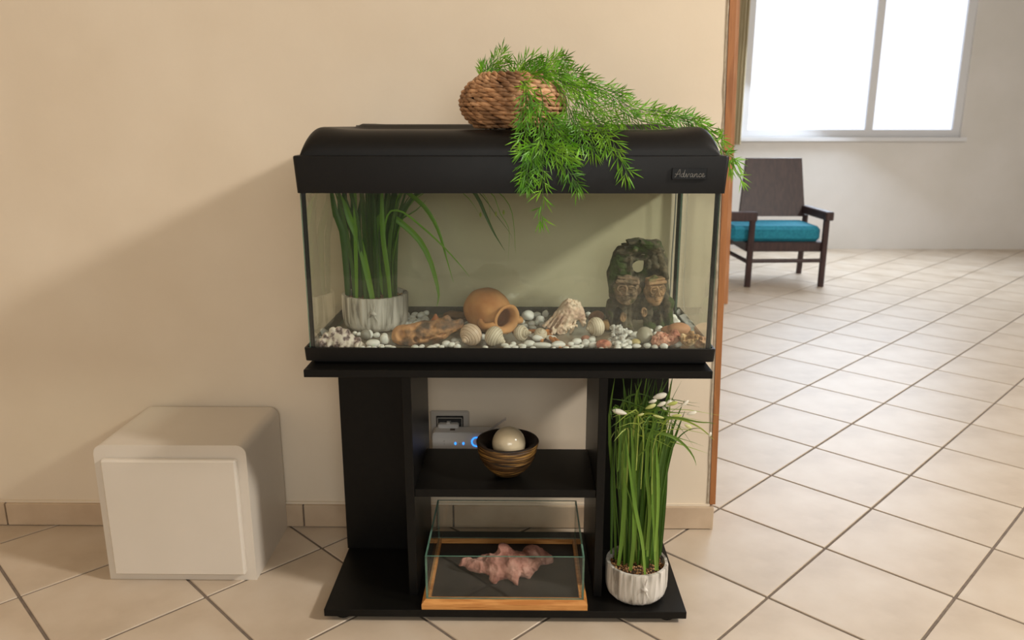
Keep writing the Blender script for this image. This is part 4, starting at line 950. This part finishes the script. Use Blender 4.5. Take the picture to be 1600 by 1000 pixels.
FR = [([(752,126,1.62),(760,112,1.62),(772,98,1.62),(786,84,1.62)], 13, .016),
 ([(756,126,1.64),(766,112,1.63),(778,106,1.62),(792,98,1.60)], 9, .015),
 ([(752,124,1.6),(756,114,1.6),(754,106,1.6)], 4, .008),
 ([(800,128,1.62),(808,112,1.61),(818,100,1.6),(838,90,1.6)], 12, .02), ([(810,126,1.6),(826,112,1.6),(846,100,1.6),(872,88,1.6)], 14, .022),
 ([(820,126,1.64),(840,110,1.64),(862,98,1.64),(884,92,1.62)], 14, .02), ([(805,128,1.58),(815,118,1.56),(830,118,1.55),(850,122,1.54)], 11, .02),
 ([(830,124,1.60),(850,112,1.58),(875,110,1.57),(905,118,1.56)], 13, .022), ([(840,128,1.58),(865,124,1.56),(890,130,1.55),(915,142,1.54)], 14, .024),
 ([(820,122,1.56),(835,115,1.55),(855,112,1.54),(880,118,1.54)], 12, .02), ([(800,130,1.56),(804,122,1.55),(812,124,1.54),(820,134,1.53)], 8, .016),
 ([(850,118,1.60),(885,116,1.58),(915,126,1.57),(945,138,1.57),(975,146,1.57)], 18, .024),
 ([(860,122,1.62),(900,128,1.60),(935,142,1.60),(965,158,1.60),(990,172,1.60)], 18, .024),
 ([(940,140,1.60),(965,155,1.60),(990,170,1.60),(1020,178,1.60),(1060,182,1.60)], 16, .022),
 ([(985,172,1.58),(1020,172,1.58),(1050,178,1.58),(1085,190,1.58),(1108,204,1.57)], 18, .02),
 ([(1000,178,1.62),(1035,180,1.62),(1065,186,1.62),(1090,196,1.60)], 13, .018), ([(960,165,1.58),(985,182,1.57),(1010,190,1.56),(1040,194,1.56)], 11, .018),
 ([(1060,184,1.60),(1080,184,1.60),(1098,190,1.60)], 6, .014),
 ([(870,124,1.58),(895,140,1.56),(912,158,1.55),(925,178,1.54)], 14, .024), ([(865,130,1.56),(882,150,1.54),(890,172,1.53),(895,192,1.52)], 13, .022),
 ([(880,126,1.60),(910,146,1.57),(938,172,1.55),(955,192,1.53)], 15, .024), ([(890,130,1.60),(925,150,1.58),(950,172,1.56),(970,192,1.54)], 13, .022),
 ([(905,160,1.55),(930,185,1.53),(950,206,1.49),(965,238,1.462),(982,276,1.458)], 18, .021), ([(895,165,1.55),(905,190,1.52),(918,208,1.49),(930,240,1.465)], 14, .022),
 ([(890,170,1.54),(898,190,1.52),(905,206,1.49),(906,230,1.466)], 11, .018), ([(915,180,1.54),(932,200,1.51),(942,212,1.485),(946,232,1.465)], 9, .018),
 ([(818,126,1.54),(822,140,1.53),(822,165,1.52),(815,190,1.50)], 12, .017), ([(822,130,1.54),(828,150,1.52),(832,172,1.515),(822,200,1.49),(812,222,1.466)], 14, .016),
 ([(835,140,1.53),(838,170,1.52),(846,196,1.50),(844,224,1.465),(840,246,1.460)], 13, .02), ([(842,130,1.54),(848,160,1.52),(845,190,1.51),(850,220,1.466),(848,262,1.458),(848,300,1.462),(844,345,1.47)], 19, .019),
 ([(845,210,1.475),(836,232,1.462),(826,258,1.458),(818,285,1.456)], 13, .021), ([(838,230,1.465),(832,250,1.458),(832,270,1.456),(824,290,1.455)], 9, .017),
 ([(850,225,1.466),(868,240,1.458),(885,262,1.456),(903,292,1.455)], 16, .022), ([(848,222,1.466),(862,228,1.46),(880,236,1.458),(896,246,1.456)], 10, .02),
 ([(850,170,1.53),(862,192,1.50),(875,206,1.48),(892,222,1.465)], 12, .021), ([(860,175,1.52),(872,200,1.495),(880,220,1.466),(884,236,1.462)], 9, .018),
 ([(838,226,1.466),(826,230,1.46),(815,240,1.458)], 6, .017), ([(856,180,1.53),(866,186,1.52),(880,190,1.52)], 6, .016),
 ([(1100,200,1.58),(1118,214,1.57),(1126,232,1.56),(1136,242,1.54),(1140,262,1.54)], 7, .012), ([(1118,216,1.57),(1128,216,1.56),(1128,210,1.55)], 3, .008),
 ([(1130,240,1.53),(1146,246,1.53),(1152,258,1.53)], 3, .009), ([(1136,248,1.54),(1148,262,1.54),(1158,282,1.53)], 3, .009)]
for pts, nb, bl in FR: frond(fx(pts), int(nb*1.05), bl*1.05)

# ================================================================== ON THE SHELF
bc = Vector((aY(793, 747, 1.58).x, 1.580, .2774)); bz = .2774
bo = empty('fibre_bowl', (bc.x, bc.y, bz)); tag(bo, 'dark coconut bowl with golden ribbed outside on the shelf', 'bowl')
prof = [(.0001, 0), (.018, .0006), (.030, .006), (.045, .020), (.057, .038), (.0635, .056), (.0665, .073), (.0675, .0785)]
P = []
for i in range(len(prof)-1):
    for k in range(6): P.append((prof[i][0]+(prof[i+1][0]-prof[i][0])*k/6, prof[i][1]+(prof[i+1][1]-prof[i][1])*k/6))
P = [(r*(1+.010*math.sin(z*900)+.006*math.sin(z*1700+2)) if z > .004 else r, z) for r, z in P]
build(MB().lathe(P+[(.0675, .079)], bc, 64, warp=lambda a, z: 1+.008*math.sin(3*a+z*90), cap=False), 'outer_shell', M['bowl_out'], bo, smooth=True, angle=None)
build(MB().lathe([(.0672, .0785), (.0668, .081), (.063, .0815), (.0475, .070), (.0465, .066), (.042, .045), (.030, .020), (.0001, .010)], bc, 64, cap=False), 'inner_rim', M['bowl_in'], bo, smooth=True, angle=40)
br = .0365; ball_c = aY(795, 692.5, 1.58)
tag(build(MB().lathe([(max(.00005, br*math.sin(math.pi*i/28)), -br*math.cos(math.pi*i/28)) for i in range(29)], ball_c, 48), 'ceramic_ball', M['ball'], loc=ball_c, smooth=True, angle=None), 'glossy cream ball resting in the dark bowl', 'ball')
# wall socket
sk = empty('wall_socket', (aY(703, 690, 1.85).x, WY, .22)); tag(sk, 'grey wall socket plate with black insert behind the stand', 'socket')
sx0, sx1 = aY(672, 660, 1.85).x, aY(733.5, 660, 1.85).x; sz1 = aY(700, 641.5, 1.85).z; sz0 = sz1-.082
build(MB().box(sx0, sx1, WY-.008, WY+.0005, sz0, sz1, .004), 'cover_plate', M['greyplastic'], sk)
ix0, ix1 = aY(681.5, 660, 1.845).x, aY(724, 660, 1.845).x; iz1 = aY(700, 650, 1.845).z
build(MB().box(ix0, ix1, WY-.0105, WY-.007, sz0+.014, iz1, .0015), 'insert', M['darkhole'], sk)
mb = MB(); t = .0016
for a in ((ix0+.003, ix1-.003, iz1-.006, iz1-.0045), (ix0+.003, ix0+.0045, sz0+.018, iz1-.0045), (ix1-.0045, ix1-.003, sz0+.018, iz1-.0045)): mb.box(a[0], a[1], WY-.0112, WY-.0098, a[2], a[3])
build(mb, 'insert_line', M['greyplastic'], sk)
# wifi extender
ex0, ex1 = aY(675.5, 690, 1.80).x, aY(781, 690, 1.80).x; ez1 = aY(720, 667, 1.835).z; ez0 = ez1-.075; EY = 1.797
ext = empty('plug_in_network_box', (ex0+.03, 1.83, ez0)); tag(ext, 'white plug-in network box with blue lights in the wall socket', 'network box')
def rounded_xz(x0, x1, z0, z1, y0, y1, r, n=6):
    m = MB(); ring = []
    for cx, cz, a0 in ((x1-r, z1-r, 0), (x0+r, z1-r, 90), (x0+r, z0+r, 180), (x1-r, z0+r, 270)):
        for k in range(n+1): a = R(a0+90*k/n); ring.append((cx+r*math.cos(a), cz+r*math.sin(a)))
    n_ = len(ring); cx, cz = (x0+x1)/2, (z0+z1)/2; e = .002
    lay = [(y0, e), (y0+e, 0), (y1-e, 0), (y1, e)]; vs = []
    for y, ins in lay:
        for (x, z) in ring: vs.append((x-(ins if x > cx else -ins), y, z-(ins if z > cz else -ins)))
    fs = [tuple(range(n_))]
    for i in range(3):
        for k in range(n_): k2 = (k+1) % n_; fs.append((i*n_+k, (i+1)*n_+k, (i+1)*n_+k2, i*n_+k2))
    fs.append(tuple(3*n_+k for k in range(n_))[::-1]); m.add(vs, fs); return m
build(rounded_xz(ex0, ex1, ez0, ez1, EY, 1.838, .010), 'body', M['whiteplastic'], ext, smooth=True)
px0, px1 = aY(685, 660, 1.84).x, aY(717, 660, 1.84).x
mb = MB().box(px0, px1, 1.826, WY-.0085, ez1-.03, ez1+.009, .003); mb.box((px0+px1)/2-.005, (px0+px1)/2+.005, 1.832, WY-.0085, ez1+.007, ez1+.012, .001)
build(mb, 'plug', M['whiteplastic'], ext)
bxm = (aY(703, 668, 1.82).x+aY(711.5, 668, 1.82).x)/2
build(MB().box(bxm-.006, bxm+.006, 1.812, 1.822, ez1-.0005, ez1+.0008), 'vent_slot', mat('slot_brown', (70,48,30), .6), ext)
def led(x, y, w, hh): 
    p = aY(x, y, EY-.0005); return MB().lathe([(.0001, -.0006), (w, -.0004), (w, .0004)], p, 10, mtx=Euler((R(90), 0, 0)).to_matrix() @ Matrix.Diagonal((1, hh/w, 1)))
for x in (711.5, 724): build(led(x, 693, .0024, .0036), 'light', M['led'], ext)
rc = aY(744.5, 690.5, EY-.0006); pts = [rc+Vector((.0115*math.cos(a), 0, .0115*math.sin(a))) for a in [2*math.pi*k/32 for k in range(33)]]
build(MB().tube(pts, .0016, 6), 'light_ring', M['led'], ext)
mb = MB()
for (dx, dz, ln, an) in ((0, .003, .004, 45), (0, .003, .004, 135), (0, -.004, .005, 90)):
    p = aY(694, 691, EY-.0004)+Vector((dx, 0, dz)); u_ = Vector((math.cos(R(an)), 0, math.sin(R(an))))*ln/2; mb.tube([p-u_, p+u_], .0003, 4)
p = aY(718, 693, EY-.0004); mb.box(p.x-.0008, p.x+.0008, p.y-.0003, p.y+.0003, p.z-.001, p.z+.001)
build(mb, 'printed_marks', M['led_icon'], ext)
mb = MB(); mb.tube([aY(762, 675, 1.80), aY(776, 664, 1.80), aY(789, 655, 1.80)], [.003, .0028, .0026], 8); 
mb.tube([aY(790, 652, 1.799), aY(790, 657, 1.799)], .0015, 6)
build(mb, 'antenna', M['clearrod'], ext)

# ================================================================== TERRARIUM
a = aZ(658.6, 953.4, Z0); b = aZ(917.8, 953.4, Z0); wx0, wx1, wy0, wy1 = a.x, b.x, 1.4485, 1.722
te = empty('glass_terrarium', ((wx0+wx1)/2, 1.585, Z0)); tag(te, 'low open glass tank on a bamboo base under the shelf', 'terrarium')
gx0, gx1, gy0, gy1 = aY(664, 880, 1.458).x, aY(913.5, 880, 1.458).x, 1.4585, 1.712; gz0, gz1 = Z0+.019, .1478
mb = MB(); zz = Z0+.012
for (x0, x1, y0, y1) in ((wx0, wx1, wy0, wy0+.012), (wx0, wx1, wy1-.012, wy1), (wx0, wx0+.012, wy0+.012, wy1-.012), (wx1-.012, wx1, wy0+.012, wy1-.012)): mb.box(x0, x1, y0, y1, Z0, zz)
# chamfered lip up to the glass
vs = []
for (x0, x1, y0, y1, z) in ((wx0, wx1, wy0, wy1, zz), (gx0-.001, gx1+.001, gy0-.001, gy1+.001, gz0), (gx0+.0085, gx1-.0085, gy0+.0085, gy1-.0085, gz0), (gx0+.0085, gx1-.0085, gy0+.0085, gy1-.0085, zz-.004)): vs += [(x0, y0, z), (x1, y0, z), (x1, y1, z), (x0, y1, z)]
mb.add(vs, [(i*4+k, i*4+(k+1) % 4, (i+1)*4+(k+1) % 4, (i+1)*4+k) for i in range(3) for k in range(4)])
build(mb, 'bamboo_base', M['bamboo'], te)
build(MB().box(wx0+.006, wx1-.006, wy0+.006, wy1-.006, Z0+.0005, Z0+.0065), 'base_mat', M['liner'], te)
G2 = [M['clear'], M['gedge']]; g = .004
pane('front_pane', gx0, gx1, gy0, gy0+g, gz0+.0005, gz1, te, G2); pane('back_pane', gx0, gx1, gy1-g, gy1, gz0+.0005, gz1, te, G2)
pane('side_pane', gx0, gx0+g, gy0+g+.0005, gy1-g-.0005, gz0+.0005, gz1, te, G2); pane('side_pane', gx1-g, gx1, gy0+g+.0005, gy1-g-.0005, gz0+.0005, gz1, te, G2)
# pink rock inside
RZ = Z0+.0065
def k5(x, y): return (640+x/5.262, 770+y/5.263)
s = SDF((-.13, 1.50, RZ-.002), (.10, 1.68, RZ+.075), .0014)
def T5(x, y, Y): q = k5(x, y); p = aY(q[0], q[1], Y); p.z = max(p.z, RZ+.004); return p
for a, b, ra, rb in (((440,585,1.585),(660,592,1.58),.009,.021), ((770,455,1.595),(770,560,1.59),.011,.028), ((820,480,1.595),(850,560,1.59),.010,.024), ((740,630,1.57),(700,728,1.545),.026,.010), ((850,630,1.57),(862,768,1.535),.030,.009), ((700,600,1.58),(920,610,1.58),.024,.027), ((950,620,1.57),(1010,600,1.57),.024,.015), ((960,590,1.60),(1010,510,1.625),.022,.020), ((1020,520,1.63),(1130,560,1.63),.024,.014)):
    s.u(s.cap(T5(*a), T5(*b), ra, rb), .010)
V_ = np.round((s.D+vnoise(s.X, s.Y, s.Z, 45)*.012)/1, 6); s.D = V_
s.D = s.D+np.abs(vnoise(s.X+3, s.Y, s.Z, 48))*.014-.002; s.noise(.0030, 110, 3).floor(RZ+.0003)
tag(sculpt(s, 'rock', M['pinkrock']), 'jagged pink rock lying inside the low glass terrarium', 'rock')

# ================================================================== FLOOR POT GRASS
FP = Vector((.2705, 1.521, Z0)); fr_, fzs = pot('potted_grass', FP, .0665, .0775, 'grey bark-textured pot of tall flowering grass on the stand base', )
C6 = lambda L: [(940+x/5.883, 590+y/5.883) for x, y in L]
def gl(pts, Ys, wd, m, n=10): build(ribbon(MB(), pxl(pts, Ys), wd*.00125, n), 'leaf', M[m], fr_, smooth=True, angle=None)
GA = [([(985,890),(992,780),(1000,705)]+C6([(410,535),(500,510),(590,520),(700,570),(790,650),(850,740),(870,810)]), (1.51,1.45), 5.5, 'grassB'),
 ([(1022,880),(1035,780),(1046,715)]+C6([(655,640),(700,560),(780,490),(870,465),(920,475)]), (1.52,1.47), 2.6, 'grassA'),
 ([(1000,880),(1008,760),(1018,680),(1026,655)]+C6([(570,365),(700,370),(800,390),(900,410),(1000,415),(1059,432)]), (1.53,1.42), 3.6, 'grassB'),
 ([(1010,880),(1020,760),(1032,680)]+C6([(600,385),(730,385),(850,430),(930,480),(1000,540),(1040,578)]), (1.53,1.43), 3.2, 'leafC'),
 ([(990,880),(992,760)]+C6([(320,400),(315,230),(330,130),(372,28)]), (1.51,1.47), 4.6, 'grassB'),
 ([(978,880),(966,760),(962,680)]+C6([(170,290),(240,180),(330,150),(420,165),(505,212)]), (1.52,1.48), 3.4, 'grassA'),
 ([(1008,880),(1014,760)]+C6([(480,350),(420,290),(330,250),(200,210),(75,195)]), (1.53,1.47), 3.4, 'grassA'),
 ([(1028,880),(1040,734),(1045,706),(1050,678),(1049.6,654)], (1.52,1.50), 6, 'grassA'),
 ([(1005,880),(1020,720)]+C6([(600,360),(650,195),(737,28)]), (1.53,1.49), 1.4, 'grassA'), ([(1008,880),(1030,720)]+C6([(620,380),(625,180),(632,30)]), (1.53,1.49), 1.6, 'leafC'),
 ([(1000,880),(1012,720)]+C6([(560,260),(660,205),(780,225),(905,236)]), (1.53,1.47), 1.2, 'grassA'), ([(1000,880),(1014,720)]+C6([(600,225),(690,232),(800,250),(905,272)]), (1.53,1.46), 1.2, 'grassA'),
 ([(1000,880),(1010,740)]+C6([(530,420),(610,340),(700,275),(790,212)]), (1.53,1.46), 1.6, 'grassB'),
 ([(1000,880),(1012,740)]+C6([(600,410),(670,410),(760,510),(850,640)]), (1.53,1.46), 1.1, 'grassA'),
 ([(990,880),(992,740)]+C6([(330,420),(400,330),(520,290),(640,320),(800,320)]), (1.53,1.45), 4, 'grassB'),
 ([(995,880),(990,740)]+C6([(300,420),(360,350),(460,330),(580,372)]), (1.52,1.46), 4.2, 'leafC'),
 ([(985,880),(975,740)]+C6([(200,440),(240,370),(320,330),(230,335)]), (1.52,1.46), 2.0, 'grassB'),
 ([(970,880),(960,740)]+C6([(135,420),(125,330),(60,330)]), (1.52,1.50), 2.6, 'grassA'),
 (C6([(335,725),(380,680),(430,635),(452,612)]), (1.475,1.455), 2.0, 'grassB'), ([(1000,860),(990,800)]+C6([(230,1000),(200,860),(168,720)]), (1.49,1.46), 2.2, 'grassB'),
 ([(1010,860),(1015,800)]+C6([(415,900),(420,720),(425,600),(500,400),(560,370)]), (1.48,1.46), 5.6, 'grassB'), ([(1024,862),(1028,800)]+C6([(520,950),(510,760),(500,560)]), (1.47,1.47), 6, 'grassB')]
for pts, Ys, wd, m in GA: gl(pts, Ys, wd, m, 16)
# the wide blades rising from the soil
for pts, Y, wd, m in (([(966,884),(972,840),(976,780),(978,700),(975,640)], 1.495, 8, 'grassB'), ([(985,892),(990,850),(992,800),(990,720),(985,650)], 1.478, 8, 'grassB'), ([(1008,900),(1004,850),(994,800),(985,740),(978,680)], 1.468, 7, 'grassB'), ([(1026,892),(1025,850),(1023,800),(1021,740),(1024,690)], 1.475, 9, 'grassB'), ([(1012,870),(1014,820),(1022,780),(1030,720),(1036,680)], 1.49, 6, 'grassB'), ([(1032,868),(1036,820),(1040,770),(1044,720)], 1.52, 5, 'grassA'), ([(955,866),(956,800),(956,740),(958,690)], 1.52, 5, 'grassA')):
    gl(pts, (Y, Y+.01), wd, m)
for i in range(58):
    a_ = random.uniform(0, 6.283); q_ = .048*math.sqrt(random.random()); b_ = FP+Vector((q_*math.cos(a_), q_*math.sin(a_)*.75+.012, 0)); b_.z = fzs-.002
    H = random.uniform(.30, .44); dx = q_*math.cos(a_)*.35+random.uniform(-.012, .02); dy = min(q_*math.sin(a_)*.4, .03)
    lean = random.uniform(-.02, .035)
    pts = [b_, b_+Vector((dx*.3, dy*.2, H*.35)), b_+Vector((dx, dy*.5, H*.75)), b_+Vector((dx*1.3+lean, dy*.6-.006, H))]
    for p_ in pts: p_.x = max(.203, p_.x); p_.y = min(p_.y, 1.683); p_.z = min(p_.z, .535)
    build(ribbon(MB(), pts, random.uniform(.005, .0105), 7), 'leaf', M['grassA' if random.random() < .72 else 'grassB'], fr_, smooth=True, angle=None)
for i in range(46):            # fine curling tips in the crown
    b_ = aY(random.uniform(965, 1036), random.uniform(645, 695), random.uniform(1.47, 1.55)); d_ = Vector((random.uniform(-.04, .075), random.uniform(-.04, .01), random.uniform(.01, .05)))
    pts = [b_-Vector((0, 0, .12)), b_, b_+d_*.7, b_+d_*1.2+Vector((d_.x*.8, -.006, -.028))]
    for p_ in pts: p_.x = max(.203, p_.x); p_.z = min(p_.z, .537)
    build(ribbon(MB(), pts, random.uniform(.0016, .0036), 8), 'leaf', M[random.choice(['grassB', 'leafC', 'leafC', 'grassA'])], fr_, smooth=True, angle=None)
def bud(x0, y0, x1, y1, rpx, Y, m='petal', name='flower_bud'):
    (u0, v0), (u1, v1) = C6([(x0, y0), (x1, y1)]); p, q_ = aY(u0, v0, Y), aY(u1, v1, Y); d = q_-p; L_ = d.length; mt = d.to_track_quat('Z', 'Y').to_matrix()
    r = rpx/5.883*.00125
    build(MB().lathe([(.0001, 0), (r*.35, L_*.08), (r*.8, L_*.3), (r, L_*.55), (r*.8, L_*.82), (r*.35, L_*.96), (.0001, L_)], p, 12, mtx=mt, warp=lambda a, z: 1+.12*math.cos(3*a)), name, M[m], fr_, smooth=True, angle=None)
for b_ in ((235,335,98,300,26,1.465), (470,185,600,150,30,1.47), (430,230,508,205,18,1.468), (400,285,500,245,20,1.462,'sepal'), (510,262,590,225,20,1.466), (590,270,640,205,26,1.468), (600,250,700,225,18,1.464,'sepal'), (725,270,800,208,16,1.455), (780,340,875,315,18,1.452), (600,300,560,270,14,1.47), (760,430,830,465,18,1.452,'sepal'), (985,545,1005,500,14,1.435), (640,350,740,345,14,1.46,'sepal'), (470,345,575,372,12,1.46,'sepal'), (330,350,390,330,12,1.465,'sepal')): bud(*b_)

# ================================================================== WHITE CABINET AT THE LEFT
cb = empty('low_cabinet', (-.76, 1.72, 0)); tag(cb, 'low white box cabinet with rounded edges against the beige wall at left', 'cabinet')
cx0, cx1, cy0, cy1, cz = -.93, -.5898, 1.60, 1.842, .333
ring = []; r_ = .022; mb = MB()
for k in range(9): a_ = R(90*k/8); ring.append((cx1-r_+r_*math.sin(a_), cz-r_+r_*math.cos(a_)))
ring = [(cx0+r_-r_*math.sin(R(90*(8-k)/8)), cz-r_+r_*math.cos(R(90*(8-k)/8))) for k in range(9)]+ring+[(cx1, .0), (cx0, .0)]
n_ = len(ring); mb.add([(x, y, z) for y in (cy0, cy1) for x, z in ring], [tuple(range(n_)), tuple(range(n_, 2*n_))[::-1]]+[(k, n_+k, n_+(k+1) % n_, (k+1) % n_) for k in range(n_)])
build(mb, 'body', M['cabinet'], cb, smooth=True)
box('door', M['cabinet'], cb, cx0+.02, cx1-.02, cy0-.016, cy0+.001, .02, cz-.03, .004)

# ================================================================== DINING ROOM CORNER
ch = empty('dining_armchair', (1.56, 5.1, 0)); tag(ch, 'dark wooden armchair with teal seat cushion in the next room', 'chair')
def w5(x, y, Y): return aY(x, y, Y)
lx = aZ(1167, 448, 0).x; W2 = .46
def bar(name, p, q_, r, m='wood_dark', par=ch): return build(MB().tube([p, q_], r, 8), name, M[m], par, smooth=True)
y0_, y1_ = 4.99, 5.42; xl, xr = lx-.11, lx+.36
bar('front_leg', (lx, y0_, 0), (lx+.005, y0_, .47), .021); bar('front_leg', (xr+.12, y0_+.02, 0), (xr+.12, y0_+.02, .47), .021)
bar('rear_leg', (lx-.03, y1_+.06, 0), (lx-.02, y1_, .42), .02); bar('rear_leg', (xr+.14, y1_+.06, 0), (xr+.13, y1_, .42), .02)
az = .455
build(MB().box(lx-.15, lx+.03, y0_-.02, y0_+.02, az-.03, az+.03, .006).box(lx-.15, lx-.11, y0_, y1_, az-.025, az+.028, .006), 'armrest', M['wood_dark'], ch)
build(MB().box(xr+.10, xr+.15, y0_-.02, y1_+.02, az-.025, az+.03, .006), 'armrest', M['wood_dark'], ch)
build(MB().box(lx-.02, xr+.13, y0_+.03, y1_-.01, .225, .287, .006), 'seat_rail', M['wood_dark'], ch)
cm = MB().box(lx-.11, xr+.10, y0_+.04, y1_-.02, .288, .388, .022); build(cm, 'seat_cushion', M['teal'], ch)
bar('stretcher', (lx-.1, y1_-.02, .20), (lx+.0, y0_, .16), .014); bar('stretcher', (lx-.03, y1_+.03, .22), (xr+.13, y1_+.03, .22), .014); bar('stretcher', (lx, y0_, .17), (xr+.12, y0_+.02, .17), .013)
bp = MB(); bA, bB = aY(1155, 330, 5.42), aY(1167, 247, 5.5)
bp.add([(bA.x, 5.40, .41), (xr+.12, 5.40, .41), (xr+.10, 5.50, bB.z), (bB.x, 5.50, bB.z), (bA.x, 5.44, .41), (xr+.12, 5.44, .41), (xr+.10, 5.54, bB.z), (bB.x, 5.54, bB.z)], [(0,1,2,3), (7,6,5,4), (0,4,5,1), (1,5,6,2), (2,6,7,3), (3,7,4,0)])
build(bp, 'backrest', M['wood_dark'], ch)
# taupe curtain beside the dining window
mb = MB(); n = 40; x0_, x1_ = aY(1159, 200, 6.5).x-.20, aY(1159, 200, 6.5).x
zt, zb = 2.5, aY(1158, 226, 6.5).z; vs = []
for k in range(n+1):
    x = x0_+(x1_-x0_)*k/n; y = 6.48+.02*math.sin(k*1.3)
    vs += [(x, y, zb), (x, y, zt), (x, y+.004, zt), (x, y+.004, zb)]
fs = []
for k in range(n):
    for e in range(4): fs.append((k*4+e, k*4+(e+1) % 4, (k+1)*4+(e+1) % 4, (k+1)*4+e))
mb.add(vs, fs+[(0,1,2,3), (n*4+3, n*4+2, n*4+1, n*4)])
tag(build(mb, 'curtain', M['taupe'], loc=((x0_+x1_)/2, 6.48, zb), smooth=True), 'taupe curtain hanging beside the bright dining room window', 'curtain')
